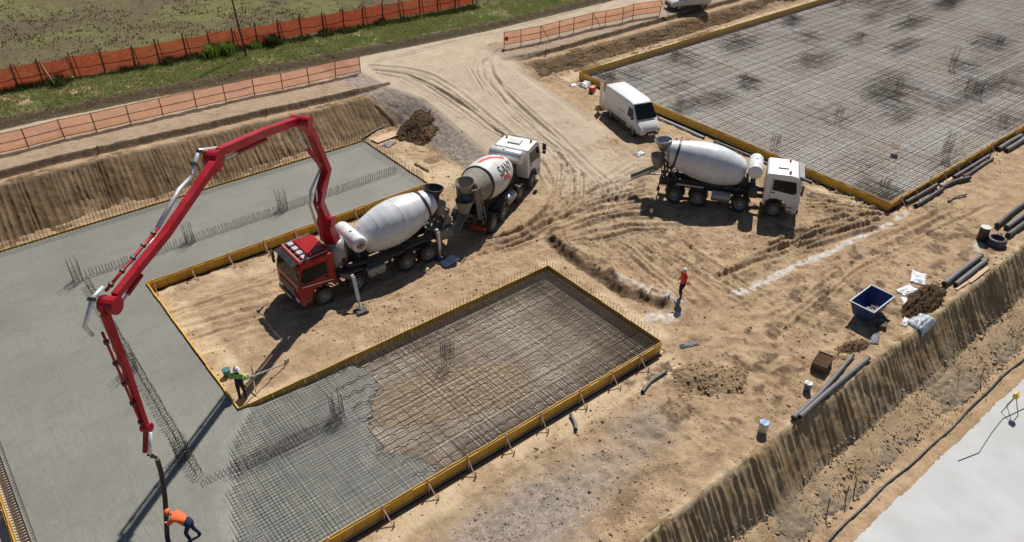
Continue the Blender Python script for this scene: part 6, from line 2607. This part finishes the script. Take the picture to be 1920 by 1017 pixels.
def person(name, label, loc, face, J, R, cloth, helmet, hat_tilt=(0, 0)):
    """J: joints in the person's own frame (x forward, y left, z up); one skinned body, clothing by region"""
    t = thing(name, label, 'person', loc, face)
    edges = [('pelvis', 'waist'), ('waist', 'chest'), ('chest', 'neck'), ('neck', 'head'), ('head', 'crown'),
             ('chest', 'shl'), ('shl', 'ell'), ('ell', 'wrl'), ('wrl', 'hal'), ('chest', 'shr'), ('shr', 'elr'), ('elr', 'wrr'), ('wrr', 'har'),
             ('pelvis', 'hil'), ('hil', 'knl'), ('knl', 'anl'), ('anl', 'tol'), ('pelvis', 'hir'), ('hir', 'knr'), ('knr', 'anr'), ('anr', 'tor')]
    rad = dict(pelvis=.165, waist=.155, chest=.185, neck=.062, head=.090, crown=.075, shl=.092, shr=.092, ell=.066, elr=.066, wrl=.036, wrr=.036, hal=.038, har=.038,
               hil=.105, hir=.105, knl=.076, knr=.076, anl=.055, anr=.048, tol=.040, tor=.040)
    names = list(J)
    idx = {n: i for i, n in enumerate(names)}
    co = [Vector(J[n]) for n in names]
    ed = [(idx[a], idx[b]) for a, b in edges]
    rr = [rad[n] for n in names]
    # fingers and thumb, rooted in the palm
    for h, wr in (('hal', 'wrl'), ('har', 'wrr')):
        d = (Vector(J[h]) - Vector(J[wr])).normalized()
        s = d.cross(Vector((0, 0, 1)))
        s = s.normalized() if s.length > .1 else Vector((0, 1, 0))
        u = s.cross(d)
        for k, ln in ((-1.5, .065), (-.5, .08), (.5, .075), (1.5, .055)):
            p = Vector(J[h]) + s * .018 * k
            q = p + d * ln * .6
            r_ = q + d * ln * .35 - u * ln * .45
            i = len(co)
            co += [p, q, r_]
            rr += [.011, .010, .009]
            ed += [(i, i + 1), (i + 1, i + 2)]
        i = len(co)
        p = Vector(J[wr]).lerp(Vector(J[h]), .5)
        co += [p, p + s * .04 + d * .03, p + s * .05 + d * .07]
        rr += [.013, .012, .010]
        ed += [(i, i + 1), (i + 1, i + 2)]
    # nose
    me = bpy.data.meshes.new('body')
    me.from_pydata([tuple(c) for c in co], ed, [])
    ob = bpy.data.objects.new('body', me)
    C.objects.link(ob)
    sk_ = ob.modifiers.new('skin', 'SKIN')
    sk_.use_smooth_shade = True
    for i, v in enumerate(me.skin_vertices[0].data):
        v.radius = (rr[i], rr[i])
        v.use_root = (i == idx['pelvis']) or (i >= len(names))
    sb_ = ob.modifiers.new('sub', 'SUBSURF')
    sb_.levels = 1
    sb_.render_levels = 1
    dg = bpy.context.evaluated_depsgraph_get()
    nm = bpy.data.meshes.new_from_object(ob.evaluated_get(dg))
    bpy.data.objects.remove(ob)
    top, legs, sleeve = cloth
    mats = [top, legs, 'skin_tone', sleeve, 'black_plastic']
    nm.materials.clear()
    for m_ in mats:
        nm.materials.append(MATS[m_])
    reg = {('pelvis', 'waist'): 1, ('waist', 'chest'): 0, ('chest', 'neck'): 0, ('neck', 'head'): 2, ('head', 'crown'): 2, ('chest', 'shl'): 3, ('chest', 'shr'): 3,
           ('shl', 'ell'): 3, ('shr', 'elr'): 3, ('ell', 'wrl'): 3, ('elr', 'wrr'): 3, ('wrl', 'hal'): 2, ('wrr', 'har'): 2, ('anl', 'tol'): 4, ('anr', 'tor'): 4}
    segs = [(Vector(J[a]), Vector(J[b]), reg.get((a, b), 1), (rad[a] + rad[b]) / 2) for a, b in edges]
    for p in nm.polygons:
        c = p.center
        best, bi = 9, 1
        for a, b_, r_, ra in segs:
            d = b_ - a
            tt = max(0, min(1, (c - a).dot(d) / d.length_squared))
            q = (c - a - d * tt).length / (ra + .03)
            if q < best:
                best, bi = q, r_
        p.material_index = bi
        p.use_smooth = True
    o = bpy.data.objects.new('body', nm)
    C.objects.link(o)
    o.parent = t
    hd = Vector(J['head'])
    ax = (Vector(J['crown']) - hd).normalized()
    q = ax.to_track_quat('Z', 'X').to_matrix().to_4x4()
    m = Matrix.Translation(hd + ax * .035) @ q
    b = MB()
    b.sm = True
    b.lathe([(.150, .0), (.152, .012), (.122, .02), (.118, .07), (.095, .125), (.05, .155), (.001, .163)], 18, m)
    b.lathe([(.001, .005), (.150, .0)], 18, m)
    b.build('helmet', helmet, t)
    # face: nose and eyes on the side the head looks to
    f = Vector((1, 0, 0))
    f = (f - ax * f.dot(ax)).normalized()
    b = MB()
    b.bar(hd + f * .085 - ax * .01, hd + f * .115 - ax * .045, .022, .025)
    b.build('nose', 'skin_tone', t)
    sdv = ax.cross(f)
    b = MB()
    for s in (-1, 1):
        b.box(tuple(hd + f * .088 + sdv * s * .032), (.012, .018, .010))
    b.build('eyes', 'dark_cloth', t)
    return t, m


STAND = dict(pelvis=(0, 0, .95), waist=(0, 0, 1.10), chest=(.01, 0, 1.36), neck=(.02, 0, 1.52), head=(.04, 0, 1.63), crown=(.045, 0, 1.72),
             shl=(0, .19, 1.43), ell=(.04, .26, 1.16), wrl=(.22, .22, .98), hal=(.29, .20, .96), shr=(0, -.19, 1.43), elr=(.06, -.27, 1.16), wrr=(.26, -.22, 1.02), har=(.33, -.20, 1.0),
             hil=(0, .10, .90), knl=(.03, .12, .50), anl=(-.01, .13, .09), tol=(.15, .15, .04), hir=(0, -.10, .90), knr=(.04, -.12, .50), anr=(.0, -.13, .09), tor=(.16, -.15, .04))

# worker guiding the hose: bent forward, arms out to it
hx, hy = 2.38, 20.42
fa = math.atan2(.75, -.66)
J1 = dict(pelvis=(-.05, 0, .88), waist=(.08, 0, 1.00), chest=(.32, 0, 1.16), neck=(.47, 0, 1.24), head=(.57, 0, 1.27), crown=(.65, 0, 1.31),
          shl=(.38, .18, 1.18), ell=(.52, .23, .98), wrl=(.70, .14, .86), hal=(.77, .10, .85), shr=(.38, -.18, 1.18), elr=(.55, -.22, .98), wrr=(.72, -.10, .76), har=(.79, -.06, .74),
          hil=(-.06, .11, .84), knl=(.10, .14, .46), anl=(-.05, .17, .09), tol=(.11, .19, .04), hir=(-.06, -.11, .84), knr=(.02, -.15, .46), anr=(-.22, -.17, .09), tor=(-.06, -.19, .04))
person('person', 'worker in orange jacket bending forward to guide the black hose', (hx, hy, .46), fa, J1, None, ('hivis_orange', 'navy_cloth', 'hivis_orange'), 'hivis_orange')
# worker at the pit corner, back to the camera, holding a long pole
J2 = dict(STAND)
J2.update(ell=(.03, .36, 1.20), wrl=(.24, .24, 1.08), hal=(.30, .20, 1.07), elr=(.03, -.38, 1.20), wrr=(.24, -.32, 1.10), har=(.30, -.30, 1.10), shl=(0, .22, 1.44), shr=(0, -.22, 1.44))
_, mm = person('person', 'worker in navy vest with green sleeves standing at the corner of the pit', (6.72, 26.45, gz(6.72, 26.45) - .01), math.radians(52), J2, None, ('navy_cloth', 'dark_cloth', 'hivis_green'), 'helmet_white')
b = MB()
b.bar((6.85, 26.35, 1.10), (9.1, 27.35, .12), .05, .05)
b.bar((9.1, 27.35, .12), (9.35, 27.5, .05), .05, .35)
tag(b.build('screed_pole', 'steel_grey'), 'long grey pole held by the worker at the pit corner', 'pole')
b = MB()
b.bar((7.25, 26.3, .02), (7.75, 27.7, .9), .045)
tag(b.build('wooden_prop', 'wood'), 'thin wooden prop standing beside the worker at the pit corner', 'prop')
# worker walking across the site
J3 = dict(STAND)
J3.update(knl=(.26, .11, .56), anl=(.10, .12, .16), tol=(.26, .13, .10), knr=(.06, -.12, .50), anr=(-.12, -.13, .09), tor=(.03, -.14, .04),
          ell=(.16, .27, 1.17), wrl=(.36, .16, 1.10), hal=(.43, .12, 1.12), elr=(-.10, -.30, 1.18), wrr=(.02, -.36, .96), har=(.07, -.37, .89))
person('person', 'worker in red jacket and pale helmet walking across the open site', (27.1, 19.55, gz(27.1, 19.55)), math.radians(165), J3, None, ('hivis_red', 'navy_cloth', 'hivis_red'), 'helmet_pale')
